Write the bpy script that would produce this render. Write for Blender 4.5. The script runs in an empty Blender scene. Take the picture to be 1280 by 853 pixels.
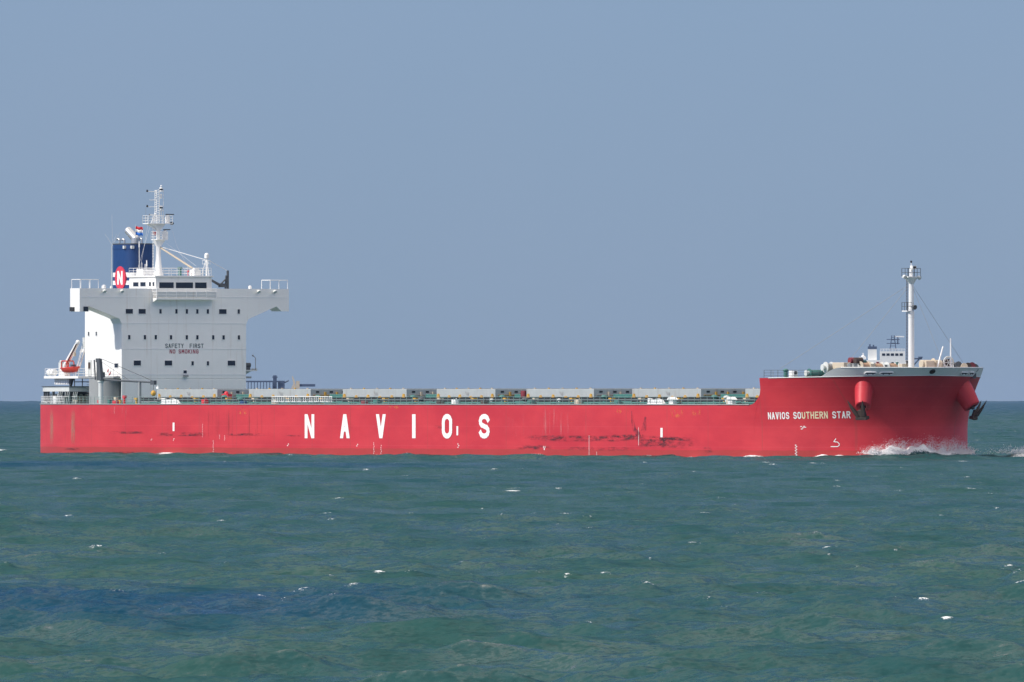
import bpy, math, random
import numpy as np
from mathutils import Vector, Matrix

R = math.radians
scene = bpy.context.scene
col = scene.collection
random.seed(7)
rng = np.random.default_rng(11)

# ------------------------------------------------------------------ camera, sky, sun, exposure
EYE = 7.2
cam_d = bpy.data.cameras.new('camera')
cam = bpy.data.objects.new('camera', cam_d)
col.objects.link(cam)
cam_d.sensor_width = 36.0
cam_d.lens = 22500.0 / 1280.0 * 36.0
cam_d.clip_start = 1.0
cam_d.clip_end = 200000.0
cam.location = (0, 0, EYE)
cam.rotation_euler = (R(90) + math.atan(71.5 / 22500.0), 0, 0)
scene.camera = cam

HEAD = R(60.8)                              # ship's heading, turned towards the viewer
FWD = Vector((math.cos(HEAD), -math.sin(HEAD), 0))
PORT = Vector((math.sin(HEAD), math.cos(HEAD), 0))
SHIP = Vector((-53.4174, 2374.8786, 0))

SUN_EL = R(38)
SUN_ABAFT = R(8)
sun_h = (-PORT) * math.cos(SUN_ABAFT) - FWD * math.sin(SUN_ABAFT)
sun_dir = Vector((sun_h.x * math.cos(SUN_EL), sun_h.y * math.cos(SUN_EL), math.sin(SUN_EL)))
world = bpy.data.worlds.new('World')
scene.world = world
world.use_nodes = True
wn, wl = world.node_tree.nodes, world.node_tree.links
wn.clear()
w_out = wn.new('ShaderNodeOutputWorld')
w_bg = wn.new('ShaderNodeBackground')
w_sky = wn.new('ShaderNodeTexSky')
w_sky.sky_type = 'NISHITA'
w_sky.sun_disc = False
w_sky.sun_elevation = SUN_EL
w_sky.sun_rotation = math.atan2(sun_dir.x, sun_dir.y)
w_sky.altitude = 0.0
w_sky.air_density = 1.0
w_sky.dust_density = 0.3
w_sky.ozone_density = 6.0
w_mul = wn.new('ShaderNodeMix')
w_mul.data_type = 'RGBA'
w_mul.blend_type = 'MULTIPLY'
w_mul.inputs[0].default_value = 1.0
w_tn = wn.new('ShaderNodeTexNoise')
w_tn.inputs['Scale'].default_value = 34.0
w_tn.inputs['Detail'].default_value = 5.0
w_tn.inputs['Roughness'].default_value = 0.55
w_tm = wn.new('ShaderNodeMix')
w_tm.data_type = 'RGBA'
w_tm.inputs[6].default_value = (0.47, 0.70, 1.15, 1.0)
w_tm.inputs[7].default_value = (0.66, 0.775, 1.25, 1.0)
w_t0 = wn.new('ShaderNodeTexCoord')
wl.new(w_t0.outputs['Generated'], w_tn.inputs['Vector'])
wl.new(w_tn.outputs[0], w_tm.inputs[0])
wl.new(w_tm.outputs[2], w_mul.inputs[7])
wl.new(w_sky.outputs[0], w_mul.inputs[6])
# broken bright cloud overhead, clear hazy air low down
w_tc = wn.new('ShaderNodeTexCoord')
w_sep = wn.new('ShaderNodeSeparateXYZ')
wl.new(w_tc.outputs['Generated'], w_sep.inputs[0])
w_el = wn.new('ShaderNodeMapRange')
w_el.interpolation_type = 'SMOOTHSTEP'
wl.new(w_sep.outputs['Z'], w_el.inputs[0])
w_el.inputs[1].default_value = 0.25
w_el.inputs[2].default_value = 0.62
w_ns = wn.new('ShaderNodeTexNoise')
wl.new(w_tc.outputs['Generated'], w_ns.inputs['Vector'])
w_ns.inputs['Scale'].default_value = 3.0
w_ns.inputs['Detail'].default_value = 6.0
w_cl = wn.new('ShaderNodeMapRange')
wl.new(w_ns.outputs[0], w_cl.inputs[0])
w_cl.inputs[1].default_value = 0.34
w_cl.inputs[2].default_value = 0.58
w_f = wn.new('ShaderNodeMath')
w_f.operation = 'MULTIPLY'
wl.new(w_el.outputs[0], w_f.inputs[0])
wl.new(w_cl.outputs[0], w_f.inputs[1])
w_mix = wn.new('ShaderNodeMix')
w_mix.data_type = 'RGBA'
wl.new(w_f.outputs[0], w_mix.inputs[0])
w_lo = wn.new('ShaderNodeMapRange')
w_lo.interpolation_type = 'SMOOTHSTEP'
wl.new(w_sep.outputs['Z'], w_lo.inputs[0])
w_lo.inputs[1].default_value = 0.04
w_lo.inputs[2].default_value = 0.22
w_lo.inputs[3].default_value = 0.6
w_lo.inputs[4].default_value = 0.0
w_hz = wn.new('ShaderNodeMix')                                     # even haze low over the sea
w_hz.data_type = 'RGBA'
wl.new(w_lo.outputs[0], w_hz.inputs[0])
wl.new(w_mul.outputs[2], w_hz.inputs[6])
w_hz.inputs[7].default_value = (2.60, 3.53, 5.0, 1.0)
wl.new(w_hz.outputs[2], w_mix.inputs[6])
w_mix.inputs[7].default_value = (20.0, 18.2, 16.0, 1.0)
wl.new(w_mix.outputs[2], w_bg.inputs[0])
w_bg.inputs[1].default_value = 0.10
wl.new(w_bg.outputs[0], w_out.inputs[0])

sun_d = bpy.data.lights.new('sun', 'SUN')
sun = bpy.data.objects.new('sun', sun_d)
col.objects.link(sun)
sun_d.energy = 4.0
sun_d.angle = R(0.5)
sun_d.color = (1.0, 0.95, 0.88)
sun.rotation_euler = sun_dir.to_track_quat('Z', 'Y').to_euler()
sun.location = (-400, 1500, 400)

vs = scene.view_settings
vs.view_transform = 'Standard'
vs.look = 'None'
vs.exposure = 0.0
vs.gamma = 1.0
vs.use_curve_mapping = False
scene.cycles.max_bounces = 6
scene.cycles.transparent_max_bounces = 24
scene.cycles.volume_bounces = 0

# ------------------------------------------------------------------ materials
MATS = {}


def nt(name):
    m = bpy.data.materials.new(name)
    m.use_nodes = True
    n, l = m.node_tree.nodes, m.node_tree.links
    b = n['Principled BSDF']
    return m, n, l, b


def mix_col(n, l, fac, a, b):
    x = n.new('ShaderNodeMix')
    x.data_type = 'RGBA'
    for sock, v in ((x.inputs[0], fac), (x.inputs[6], a), (x.inputs[7], b)):
        if isinstance(v, (int, float)):
            sock.default_value = v
        elif isinstance(v, tuple):
            sock.default_value = (*v[:3], 1)
        else:
            l.new(v, sock)
    return x.outputs[2]


def math_node(n, l, op, a, b=None, clamp=False):
    x = n.new('ShaderNodeMath')
    x.operation = op
    x.use_clamp = clamp
    for i, v in enumerate((a, b)):
        if v is None:
            continue
        if isinstance(v, (int, float)):
            x.inputs[i].default_value = v
        else:
            l.new(v, x.inputs[i])
    return x.outputs[0]


def ramp(n, l, v, lo, hi):
    x = n.new('ShaderNodeMapRange')
    x.interpolation_type = 'SMOOTHSTEP'
    l.new(v, x.inputs[0])
    x.inputs[1].default_value = lo
    x.inputs[2].default_value = hi
    return x.outputs[0]


def noise(n, l, vec, scale, detail=4, rough=0.55, stretch=None):
    if stretch is not None:
        mp = n.new('ShaderNodeMapping')
        l.new(vec, mp.inputs[0])
        mp.inputs['Scale'].default_value = stretch
        vec = mp.outputs[0]
    t = n.new('ShaderNodeTexNoise')
    l.new(vec, t.inputs['Vector'])
    t.inputs['Scale'].default_value = scale
    t.inputs['Detail'].default_value = detail
    t.inputs['Roughness'].default_value = rough
    return t.outputs[0]


def paint(name, c, rough=0.5, var=0.12, dirt=None, dirt_amt=0.35, metal=0.0):
    """plain paint with mottling and dirty runs drawn downwards"""
    if name in MATS:
        return MATS[name]
    m, n, l, b = nt(name)
    tc = n.new('ShaderNodeTexCoord').outputs['Object']
    v = noise(n, l, tc, 0.8, 5, 0.6)
    dark = tuple(x * (1 - var * 2) for x in c)
    light = tuple(min(1, x * (1 + var)) for x in c)
    cc = mix_col(n, l, v, dark, light)
    if dirt:
        r = noise(n, l, tc, 1.0, 4, 0.6, (1.6, 1.6, 0.10))
        f = ramp(n, l, r, 0.56, 0.76)
        f = math_node(n, l, 'MULTIPLY', f, dirt_amt)
        cc = mix_col(n, l, f, cc, dirt)
    l.new(cc, b.inputs['Base Color'])
    b.inputs['Roughness'].default_value = rough
    b.inputs['Metallic'].default_value = metal
    MATS[name] = m
    return m


def hull_paint():
    m, n, l, b = nt('hull_red_paint')
    tc = n.new('ShaderNodeTexCoord').outputs['Object']
    sep = n.new('ShaderNodeSeparateXYZ')
    l.new(tc, sep.inputs[0])
    z = sep.outputs['Z']
    big = ramp(n, l, noise(n, l, tc, 0.16, 5, 0.65, (0.5, 1.0, 1.4)), 0.3, 0.7)
    runs = noise(n, l, tc, 1.0, 5, 0.65, (0.9, 0.9, 0.05))
    fine = noise(n, l, tc, 0.9, 5, 0.7, (0.4, 1.0, 1.0))
    red = mix_col(n, l, big, (0.46, 0.026, 0.039), (0.56, 0.040, 0.050))
    red = mix_col(n, l, math_node(n, l, 'MULTIPLY', ramp(n, l, runs, 0.55, 0.80), 0.28), red, (0.34, 0.045, 0.05))
    red = mix_col(n, l, math_node(n, l, 'MULTIPLY', ramp(n, l, fine, 0.55, 0.85), 0.22), red, (0.66, 0.09, 0.11))
    # plate seams: thin, faint verticals and horizontals
    w = n.new('ShaderNodeTexWave')
    w.wave_type = 'BANDS'
    w.bands_direction = 'X'
    w.inputs['Scale'].default_value = 0.031
    w.inputs['Distortion'].default_value = 0.0
    l.new(tc, w.inputs[0])
    red = mix_col(n, l, math_node(n, l, 'MULTIPLY', ramp(n, l, w.outputs['Fac'], 0.9985, 1.0), 0.35), red, (0.30, 0.06, 0.05))
    w2 = n.new('ShaderNodeTexWave')
    w2.wave_type = 'BANDS'
    w2.bands_direction = 'Z'
    w2.inputs['Scale'].default_value = 0.128
    l.new(tc, w2.inputs[0])
    red = mix_col(n, l, math_node(n, l, 'MULTIPLY', ramp(n, l, w2.outputs['Fac'], 0.997, 1.0), 0.14), red, (0.70, 0.16, 0.18))
    # duller boot topping near the water
    wob = noise(n, l, tc, 0.35, 3, 0.5, (1, 1, 0.3))
    zz = math_node(n, l, 'ADD', z, math_node(n, l, 'MULTIPLY', math_node(n, l, 'SUBTRACT', wob, 0.5), 0.22))
    boot = math_node(n, l, 'SUBTRACT', 1.0, ramp(n, l, zz, 0.78, 0.90))
    bn = mix_col(n, l, fine, (0.30, 0.032, 0.026), (0.42, 0.05, 0.045))
    red = mix_col(n, l, math_node(n, l, 'MULTIPLY', boot, 0.85), red, bn)
    l.new(red, b.inputs['Base Color'])
    b.inputs['Roughness'].default_value = 0.48
    b.inputs['Specular IOR Level'].default_value = 0.3
    bmp = n.new('ShaderNodeBump')
    bmp.inputs['Strength'].default_value = 0.25
    bmp.inputs['Distance'].default_value = 0.03
    l.new(noise(n, l, tc, 0.5, 3, 0.5), bmp.inputs['Height'])
    l.new(bmp.outputs[0], b.inputs['Normal'])
    return m


def decal(name, c, lo, hi, sc, stretch, fall=True, amt=1.0):
    """worn paint / rubbing mark: ragged patches on a thin layer of its own; UV gives the patch's outline"""
    m, n, l, b = nt(name)
    tcn = n.new('ShaderNodeTexCoord')
    f = ramp(n, l, noise(n, l, tcn.outputs['Object'], sc, 6, 0.7, stretch), lo, hi)
    if fall:
        sep = n.new('ShaderNodeSeparateXYZ')
        l.new(tcn.outputs['UV'], sep.inputs[0])
        for k in 'XY':
            q = math_node(n, l, 'SUBTRACT', sep.outputs[k], 0.5)
            q = math_node(n, l, 'ABSOLUTE', q)
            e = math_node(n, l, 'SUBTRACT', 1.0, ramp(n, l, q, 0.22, 0.5))
            f = math_node(n, l, 'MULTIPLY', f, e)
    f = math_node(n, l, 'MULTIPLY', f, amt, True)
    b.inputs['Base Color'].default_value = (*c, 1)
    b.inputs['Roughness'].default_value = 0.7
    l.new(f, b.inputs['Alpha'])
    return m


def glass_dark():
    m, n, l, b = nt('dark_window_glass')
    b.inputs['Base Color'].default_value = (0.012, 0.018, 0.035, 1)
    b.inputs['Roughness'].default_value = 0.08
    b.inputs['IOR'].default_value = 1.5
    return m


def water():
    m, n, l, b = nt('sea_water')
    geo = n.new('ShaderNodeNewGeometry').outputs['Position']
    att = n.new('ShaderNodeAttribute')
    att.attribute_name = 'foam'
    tur_shade = n.new('ShaderNodeAttribute')
    tur_shade.attribute_name = 'silt_shade'
    body = mix_col(n, l, tur_shade.outputs['Fac'], (0.005, 0.043, 0.076), (0.021, 0.066, 0.058))
    # foam is ragged: local patches cut by noise
    fn = noise(n, l, geo, 6.5, 6, 0.85, (1.0, 0.35, 1.0))
    f = math_node(n, l, 'ADD', att.outputs['Fac'], math_node(n, l, 'MULTIPLY', math_node(n, l, 'SUBTRACT', fn, 0.5), 2.4))
    f = ramp(n, l, f, 0.52, 0.80)
    f = math_node(n, l, 'MULTIPLY', f, ramp(n, l, att.outputs['Fac'], 0.02, 0.2))
    colr = mix_col(n, l, f, body, (0.80, 0.82, 0.82))
    gn = n.new('ShaderNodeNewGeometry').outputs['Normal']
    acc = gn
    for sc, st, k, det in ((0.5, (0.6, 1.0, 1.0), 0.50, 3), (1.5, (0.6, 1.0, 1.0), 0.85, 4), (5.0, (0.6, 0.8, 1.0), 1.5, 3)):
        mp = n.new('ShaderNodeMapping')
        l.new(geo, mp.inputs[0])
        mp.inputs['Scale'].default_value = st
        t = n.new('ShaderNodeTexNoise')
        l.new(mp.outputs[0], t.inputs['Vector'])
        t.inputs['Scale'].default_value = sc
        t.inputs['Detail'].default_value = det
        t.inputs['Roughness'].default_value = 0.65
        vm = n.new('ShaderNodeVectorMath')
        vm.operation = 'SUBTRACT'
        l.new(t.outputs['Color'], vm.inputs[0])
        vm.inputs[1].default_value = (0.5, 0.5, 0.5)
        vs_ = n.new('ShaderNodeVectorMath')
        vs_.operation = 'MULTIPLY_ADD'
        l.new(vm.outputs[0], vs_.inputs[0])
        vs_.inputs[1].default_value = (k, k, 0.0)
        l.new(acc, vs_.inputs[2])
        acc = vs_.outputs[0]
    nz = n.new('ShaderNodeVectorMath')
    nz.operation = 'NORMALIZE'
    l.new(acc, nz.inputs[0])
    # choppy water: silty body colour with painted cloud shade under a partial mirror of the sky
    n.remove(b)
    df = n.new('ShaderNodeBsdfDiffuse')
    gl = n.new('ShaderNodeBsdfGlossy')
    gl.inputs['Roughness'].default_value = 0.18
    fr = n.new('ShaderNodeFresnel')
    fr.inputs['IOR'].default_value = 1.333
    for x in (df, gl, fr):
        l.new(nz.outputs[0], x.inputs['Normal'])
    l.new(colr, df.inputs['Color'])
    gust = noise(n, l, geo, 0.16, 7, 0.72, (1.0, 0.10, 1.0))
    gk = n.new('ShaderNodeMapRange')
    l.new(gust, gk.inputs[0])
    gk.inputs[1].default_value = 0.36
    gk.inputs[2].default_value = 0.66
    gk.inputs[3].default_value = 0.08
    gk.inputs[4].default_value = 0.46
    k = math_node(n, l, 'MULTIPLY', fr.outputs[0], gk.outputs[0])
    k = math_node(n, l, 'MULTIPLY', k, math_node(n, l, 'SUBTRACT', 1.0, f))
    mx = n.new('ShaderNodeMixShader')
    l.new(k, mx.inputs[0])
    l.new(df.outputs[0], mx.inputs[1])
    l.new(gl.outputs[0], mx.inputs[2])
    l.new(mx.outputs[0], n['Material Output'].inputs['Surface'])
    return m


M_HULL = hull_paint()
M_WHITE = paint('white_ship_paint', (0.80, 0.80, 0.77), 0.45, 0.03, (0.45, 0.34, 0.24), 0.30)
M_WHITE2 = paint('white_fitting_paint', (0.80, 0.80, 0.78), 0.45, 0.04)
M_LINE = paint('raised_white_seam', (0.85, 0.85, 0.84), 0.5, 0.02)
M_PALE = paint('pale_grey_paint', (0.60, 0.62, 0.60), 0.5, 0.05, (0.36, 0.27, 0.18), 0.3)
M_HATCH = paint('hatch_grey_paint', (0.37, 0.40, 0.40), 0.55, 0.10, (0.22, 0.17, 0.12), 0.5)
M_GREY = paint('mid_grey_paint', (0.30, 0.31, 0.31), 0.55, 0.10, (0.16, 0.12, 0.09), 0.4)
M_DARK = paint('dark_grey_steel', (0.07, 0.08, 0.09), 0.6, 0.15)
M_BLACK = paint('black_steel', (0.018, 0.018, 0.02), 0.6, 0.2)
M_GREEN = paint('sea_green_deck_paint', (0.045, 0.17, 0.15), 0.6, 0.2, (0.13, 0.08, 0.05), 0.45)
M_RAIL = paint('grey_green_rail_paint', (0.22, 0.31, 0.29), 0.6, 0.2)
M_BLUE = paint('funnel_blue_paint', (0.010, 0.045, 0.155), 0.42, 0.08)
M_EMB = paint('emblem_red_paint', (0.62, 0.04, 0.075), 0.5, 0.04)
M_YEL = paint('yellow_marking_paint', (0.58, 0.33, 0.05), 0.6, 0.2)
M_ORG = paint('lifeboat_orange', (0.55, 0.055, 0.035), 0.45, 0.06)
M_RED = paint('bright_red_paint', (0.60, 0.025, 0.04), 0.5, 0.08)
M_MAROON = paint('maroon_machinery_paint', (0.20, 0.025, 0.035), 0.6, 0.15)
M_ROPE = paint('brown_rope', (0.42, 0.27, 0.18), 0.9, 0.2)
M_BEIGE = paint('beige_machinery_paint', (0.55, 0.47, 0.36), 0.6, 0.12, (0.25, 0.16, 0.09), 0.4)
M_RUST = paint('rusty_anchor_iron', (0.055, 0.036, 0.028), 0.8, 0.3)
M_STEEL = paint('bare_pipe_steel', (0.55, 0.56, 0.57), 0.35, 0.08, metal=0.6)
M_GLASS = glass_dark()
M_LET = paint('white_lettering_paint', (0.82, 0.82, 0.79), 0.5, 0.04)
M_LETY = paint('yellowed_lettering_paint', (0.80, 0.68, 0.44), 0.5, 0.05)
M_SEA = water()
M_TXTB = paint('dark_teal_lettering', (0.02, 0.06, 0.07), 0.5, 0.05)
M_TXTR = paint('dark_red_lettering', (0.33, 0.02, 0.05), 0.5, 0.05)
M_FLAGB = paint('flag_blue', (0.02, 0.16, 0.60), 0.8, 0.05)
M_FLAGW = paint('flag_white', (0.80, 0.80, 0.80), 0.8, 0.03)
M_FLAGR = paint('flag_red', (0.62, 0.03, 0.04), 0.8, 0.05)
M_SKIFF = paint('far_blue_grey_steel', (0.06, 0.09, 0.16), 0.6, 0.1)
M_SPRAY = paint('spray_water', (0.80, 0.80, 0.80), 0.9, 0.02)


# ------------------------------------------------------------------ mesh helpers
class MB:
    """collects faces, then links them as one mesh object"""

    def __init__(self):
        self.v, self.f, self.mi = [], [], []
        self.cur = 0

    def quad(self, *p):
        i = len(self.v)
        self.v += [tuple(q) for q in p]
        self.f.append(tuple(range(i, i + len(p))))
        self.mi.append(self.cur)
        return self

    def box(self, x0, x1, y0, y1, z0, z1):
        i = len(self.v)
        self.v += [(x0, y0, z0), (x1, y0, z0), (x1, y1, z0), (x0, y1, z0),
                   (x0, y0, z1), (x1, y0, z1), (x1, y1, z1), (x0, y1, z1)]
        for q in ((3, 2, 1, 0), (4, 5, 6, 7), (0, 1, 5, 4), (1, 2, 6, 5), (2, 3, 7, 6), (3, 0, 4, 7)):
            self.f.append(tuple(i + k for k in q))
            self.mi.append(self.cur)
        return self

    def bar(self, p, q, w, d=None):
        return self.tube(p, q, w / 2 * 1.414, n=4, tw=math.pi / 4)

    def tube(self, p, q, r, r2=None, n=8, cap=True, tw=0.0):
        p, q = Vector(p), Vector(q)
        r2 = r if r2 is None else r2
        ax = (q - p)
        if ax.length < 1e-6:
            return self
        ax.normalize()
        up = Vector((0, 0, 1)) if abs(ax.z) < 0.9 else Vector((1, 0, 0))
        a = ax.cross(up).normalized()
        b = ax.cross(a)
        i = len(self.v)
        for c, rr in ((p, r), (q, r2)):
            for k in range(n):
                t = 2 * math.pi * k / n + tw
                self.v.append(tuple(c + a * (rr * math.cos(t)) + b * (rr * math.sin(t))))
        for k in range(n):
            j = (k + 1) % n
            self.f.append((i + j, i + k, i + n + k, i + n + j))
            self.mi.append(self.cur)
        if cap:
            self.f.append(tuple(i + k for k in range(n)))
            self.f.append(tuple(i + n + k for k in reversed(range(n))))
            self.mi += [self.cur] * 2
        return self

    def path(self, pts, r, n=6):
        for a, b in zip(pts[:-1], pts[1:]):
            self.tube(a, b, r, n=n)
        return self

    def prism(self, poly, axis, a, b):
        """poly of 2D points extruded along an axis (x: poly is y,z; y: x,z; z: x,y)"""
        def P(t, u):
            if axis == 'x':
                return (t, u[0], u[1])
            if axis == 'y':
                return (u[0], t, u[1])
            return (u[0], u[1], t)
        i = len(self.v)
        n = len(poly)
        self.v += [P(a, u) for u in poly] + [P(b, u) for u in poly]
        self.f.append(tuple(i + k for k in range(n)))
        self.f.append(tuple(i + n + k for k in reversed(range(n))))
        for k in range(n):
            j = (k + 1) % n
            self.f.append((i + j, i + k, i + n + k, i + n + j))
        self.mi += [self.cur] * (n + 2)
        return self

    def ball(self, c, r, n=10, m=6, sz=1.0, z0=-1.0):
        i = len(self.v)
        for a in range(m + 1):
            ph = -math.pi / 2 + math.pi * a / m
            s = max(math.sin(ph), z0)
            cr = math.cos(ph) if s > z0 else math.sqrt(max(0, 1 - z0 * z0))
            for k in range(n):
                t = 2 * math.pi * k / n
                self.v.append((c[0] + r * cr * math.cos(t), c[1] + r * cr * math.sin(t), c[2] + r * s * sz))
        for a in range(m):
            for k in range(n):
                j = (k + 1) % n
                self.f.append((i + a * n + k, i + a * n + j, i + (a + 1) * n + j, i + (a + 1) * n + k))
                self.mi.append(self.cur)
        return self

    def build(self, name, mat, parent=None, smooth=False, recalc=True, bevel=0.0, auto=None):
        me = bpy.data.meshes.new(name)
        me.from_pydata(self.v, [], self.f)
        mats = mat if isinstance(mat, (list, tuple)) else [mat]
        for x in mats:
            me.materials.append(x)
        if len(mats) > 1:
            me.polygons.foreach_set('material_index', self.mi)
        if recalc:
            import bmesh
            bm = bmesh.new()
            bm.from_mesh(me)
            bmesh.ops.recalc_face_normals(bm, faces=bm.faces)
            bm.to_mesh(me)
            bm.free()
        if smooth:
            me.polygons.foreach_set('use_smooth', [True] * len(me.polygons))
            if auto is not None:
                me.set_sharp_from_angle(angle=R(auto))
        me.update()
        o = bpy.data.objects.new(name, me)
        col.objects.link(o)
        o.parent = parent
        if bevel:
            md = o.modifiers.new('bevel', 'BEVEL')
            md.width = bevel
            md.segments = 2
            md.limit_method = 'ANGLE'
        return o


def tag(o, label=None, cat=None, group=None, kind=None):
    for k, v in (('label', label), ('category', cat), ('group', group), ('kind', kind)):
        if v:
            o[k] = v
    return o


def empty(name, loc, rz=0.0):
    o = bpy.data.objects.new(name, None)
    col.objects.link(o)
    o.location = loc
    o.rotation_euler = (0, 0, rz)
    return o


# ------------------------------------------------------------------ the sea: one sheet from under the viewer to the horizon
B = 16.1
DECK = 6.4


def bow_par(z):
    g = min(1.0, max(0.0, (z - 3.5) / 7.4)) ** 1.7
    return 187 + 3.2 * g, 23 + 1.4 * g


def bow_pt(t, z):
    """point on the starboard (t<pi/2) or port (t>pi/2) bow shell"""
    xc, a = bow_par(z)
    return Vector((xc + a * math.sin(t), -B * math.cos(t), z))


def build_sea():
    def geo(a, b, k):
        n = max(2, int(math.log(b / a) / k))
        return list(np.geomspace(a, b, n, endpoint=False))
    rows = (geo(15, 430, 0.06) + geo(430, 1100, 0.0009) + geo(1100, 2150, 0.0013) + list(np.arange(2150, 2215, 0.55)) +
            list(np.arange(2215, 2420, 1.3)) + geo(2420, 4200, 0.0021) + geo(4200, 45000, 0.02) + [45000.0])
    D = np.array(rows)
    dense = np.tan(np.radians(np.linspace(-1.95, 1.95, 500)))
    side = np.tan(np.radians(np.geomspace(2.0, 72, 30)))
    K = np.concatenate([-side[::-1], dense, side])
    nr, nc = len(D), len(K)
    Y = np.repeat(D[:, None], nc, 1)
    X = Y * K[None, :]
    dY = np.gradient(D)[:, None]
    dX = np.abs(np.gradient(K))[None, :] * Y
    Z = np.zeros_like(X)
    SX = np.zeros_like(X)
    SY = np.zeros_like(X)
    r2 = np.random.default_rng(5)
    nw = 58
    lam = np.geomspace(1.1, 30.0, nw)
    for i, L in enumerate(lam):
        k = 2 * math.pi / L
        ang = math.radians(-100) + r2.normal(0, 0.42 if L > 8 else 0.62)
        kx, ky = k * math.cos(ang), k * math.sin(ang)
        slope = 0.082 if L < 3 else (0.052 if L < 9 else 0.018)
        amp = slope / k * r2.uniform(0.6, 1.3)
        ph = r2.uniform(0, 6.283)
        w = 1.0 - np.clip((np.abs(kx) * dX + np.abs(ky) * dY - 0.9) / 1.0, 0, 1)
        if L > 13:
            w = np.where(Y > 3000, np.clip(Y / 3000, 1, 3.0), w)
        a = kx * X + ky * Y + ph
        s, c = np.sin(a), np.cos(a)
        Z += w * amp * s
        SX += w * amp * 0.8 * c * math.cos(ang)
        SY += w * amp * 0.8 * c * math.sin(ang)
    # silty green water; blue bands are cloud shadow painted into the colour
    def sn(x, y, seed, n=14, lo=1.0, hi=6.0):
        r3 = np.random.default_rng(seed)
        o = np.zeros_like(x)
        for j in range(n):
            f = r3.uniform(lo, hi)
            t = r3.uniform(0, 6.283)
            o += np.sin(f * (x * math.cos(t) + y * math.sin(t)) + r3.uniform(0, 6.283)) / f ** 0.6
        return o / math.sqrt(n)
    lx, ly = X / 26.0, Y / 120.0
    silt_shade = 0.86 + 0.16 * sn(lx, ly, 3) + 0.10 * sn(X / 5.0, Y / 22.0, 4)
    wob = 18 * sn(X / 9.0, Y * 0, 8, 6)
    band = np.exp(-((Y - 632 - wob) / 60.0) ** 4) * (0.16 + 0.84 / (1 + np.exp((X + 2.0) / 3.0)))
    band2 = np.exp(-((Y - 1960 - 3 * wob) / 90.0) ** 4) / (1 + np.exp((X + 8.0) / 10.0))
    silt_shade = np.clip(silt_shade - 0.95 * band - 0.75 * band2, 0, 1)
    silt_shade = np.where(Y > 2700, silt_shade * np.clip(1.35 - (Y - 2700) / 9000, 0.25, 1), silt_shade)
    # whitecaps on crests
    foam = np.zeros_like(X)
    r4 = np.random.default_rng(21)
    spots = []
    for _ in range(560):
        d = math.exp(r4.uniform(math.log(560), math.log(6500)))
        kk = r4.uniform(-0.031, 0.031)
        kk = kk + (0.012 * r4.random() if r4.random() < .5 else 0)
        spots.append((kk * d, d, r4.uniform(0.12, 0.55) * (1 + d / 2200), 0.30 * r4.uniform(0.5, 1.4) * (1 + d / 1800), r4.choice([0.24, 0.3, 0.36, 0.42, 0.5, 0.65])))
    spots += [(14.4, 628, 0.40, .8, 0.75), (12.5, 685, 0.55, 0.6, .5), (-5.4, 738, 0.28, 0.8, 1.0), (13.6, 560, 0.3, 0.8, 0.9),
              (0.1, 1400, 0.75, 2.0, 1.2), (-104, 2500, 2.4, 7, 1.1), (-68, 2330, 2.6, 6, 1.0), (-70, 2390, 3.2, 7, 0.9)]
    for (cx, cy, lx_, ly_, am) in spots:
        i0, i1 = np.searchsorted(D, [cy - 6 * ly_ - 8, cy + 6 * ly_ + 8])
        if i1 - i0 < 2:
            continue
        k0, k1 = np.searchsorted(K, [(cx - 4 * lx_) / cy, (cx + 4 * lx_) / cy])
        if k1 - k0 < 2 or i1 <= i0:
            continue
        # slide to the nearest crest
        jc = min(nc - 1, np.searchsorted(K, cx / cy))
        sub = Z[i0:i1, jc]
        if len(sub) == 0:
            continue
        cy2 = D[i0 + int(np.argmax(sub))]
        xs, ys = X[i0:i1, k0:k1], Y[i0:i1, k0:k1]
        ly2 = max(ly_, 1.2 * dY[i0, 0])
        g = np.exp(-((xs - cx) / lx_) ** 2 - ((ys - cy2 - 0.25 * (xs - cx)) / ly2) ** 2)
        foam[i0:i1, k0:k1] = np.maximum(foam[i0:i1, k0:k1], am * g)
        Z[i0:i1, k0:k1] += 0.08 * g
    # water pushed up round the ship's bow and foam washing along her side
    ca, sa = math.cos(HEAD), math.sin(HEAD)
    i0, i1 = np.searchsorted(D, [2130, 2420])
    xx, yy = X[i0:i1] - SHIP.x, Y[i0:i1] - SHIP.y
    px = xx * ca - yy * sa
    py = xx * sa + yy * ca
    xc, a = bow_par(0)
    q = np.where(px > xc, np.sqrt(((px - xc) / a) ** 2 + (py / B) ** 2), np.abs(py) / B)
    dist = (q - 1) * np.where(px > xc, 19.0, B)
    tt = np.where(px > xc, np.arctan2((px - xc) / a, np.abs(py) / B), 0.0)       # 0 beam .. pi/2 stem
    strength = np.clip((tt - 0.74) / 0.60, 0, 1) ** 0.9
    rag = np.clip(0.75 + 0.55 * sn(px / 1.1, py / 1.1, 31, 12), 0.15, 2)
    ridge = strength * np.exp(-(np.clip(dist, 0, 99) / 1.5) ** 2) * (1.25 * rag)
    ridge2 = strength ** 2.2 * np.exp(-((dist - 5.0) / 2.6) ** 2) * 0.62
    keep = dist > -2.0
    lip = np.clip((tt - 0.78) / 0.12, 0, 1) * np.where(px > xc, 1, 0) * np.exp(-(np.clip(dist, 0, 99) / 1.6) ** 2) * 0.62 * (0.45 + 0.55 * np.clip(rag, 0, 1.4))
    Z[i0:i1] += np.where(keep, np.maximum(ridge, lip) + ridge2, 0)
    fb = np.clip((tt - 0.80) / 0.10, 0, 1) * np.exp(-(np.clip(dist - 0.3, 0, 99) / 1.25) ** 2) * 1.35
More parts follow.
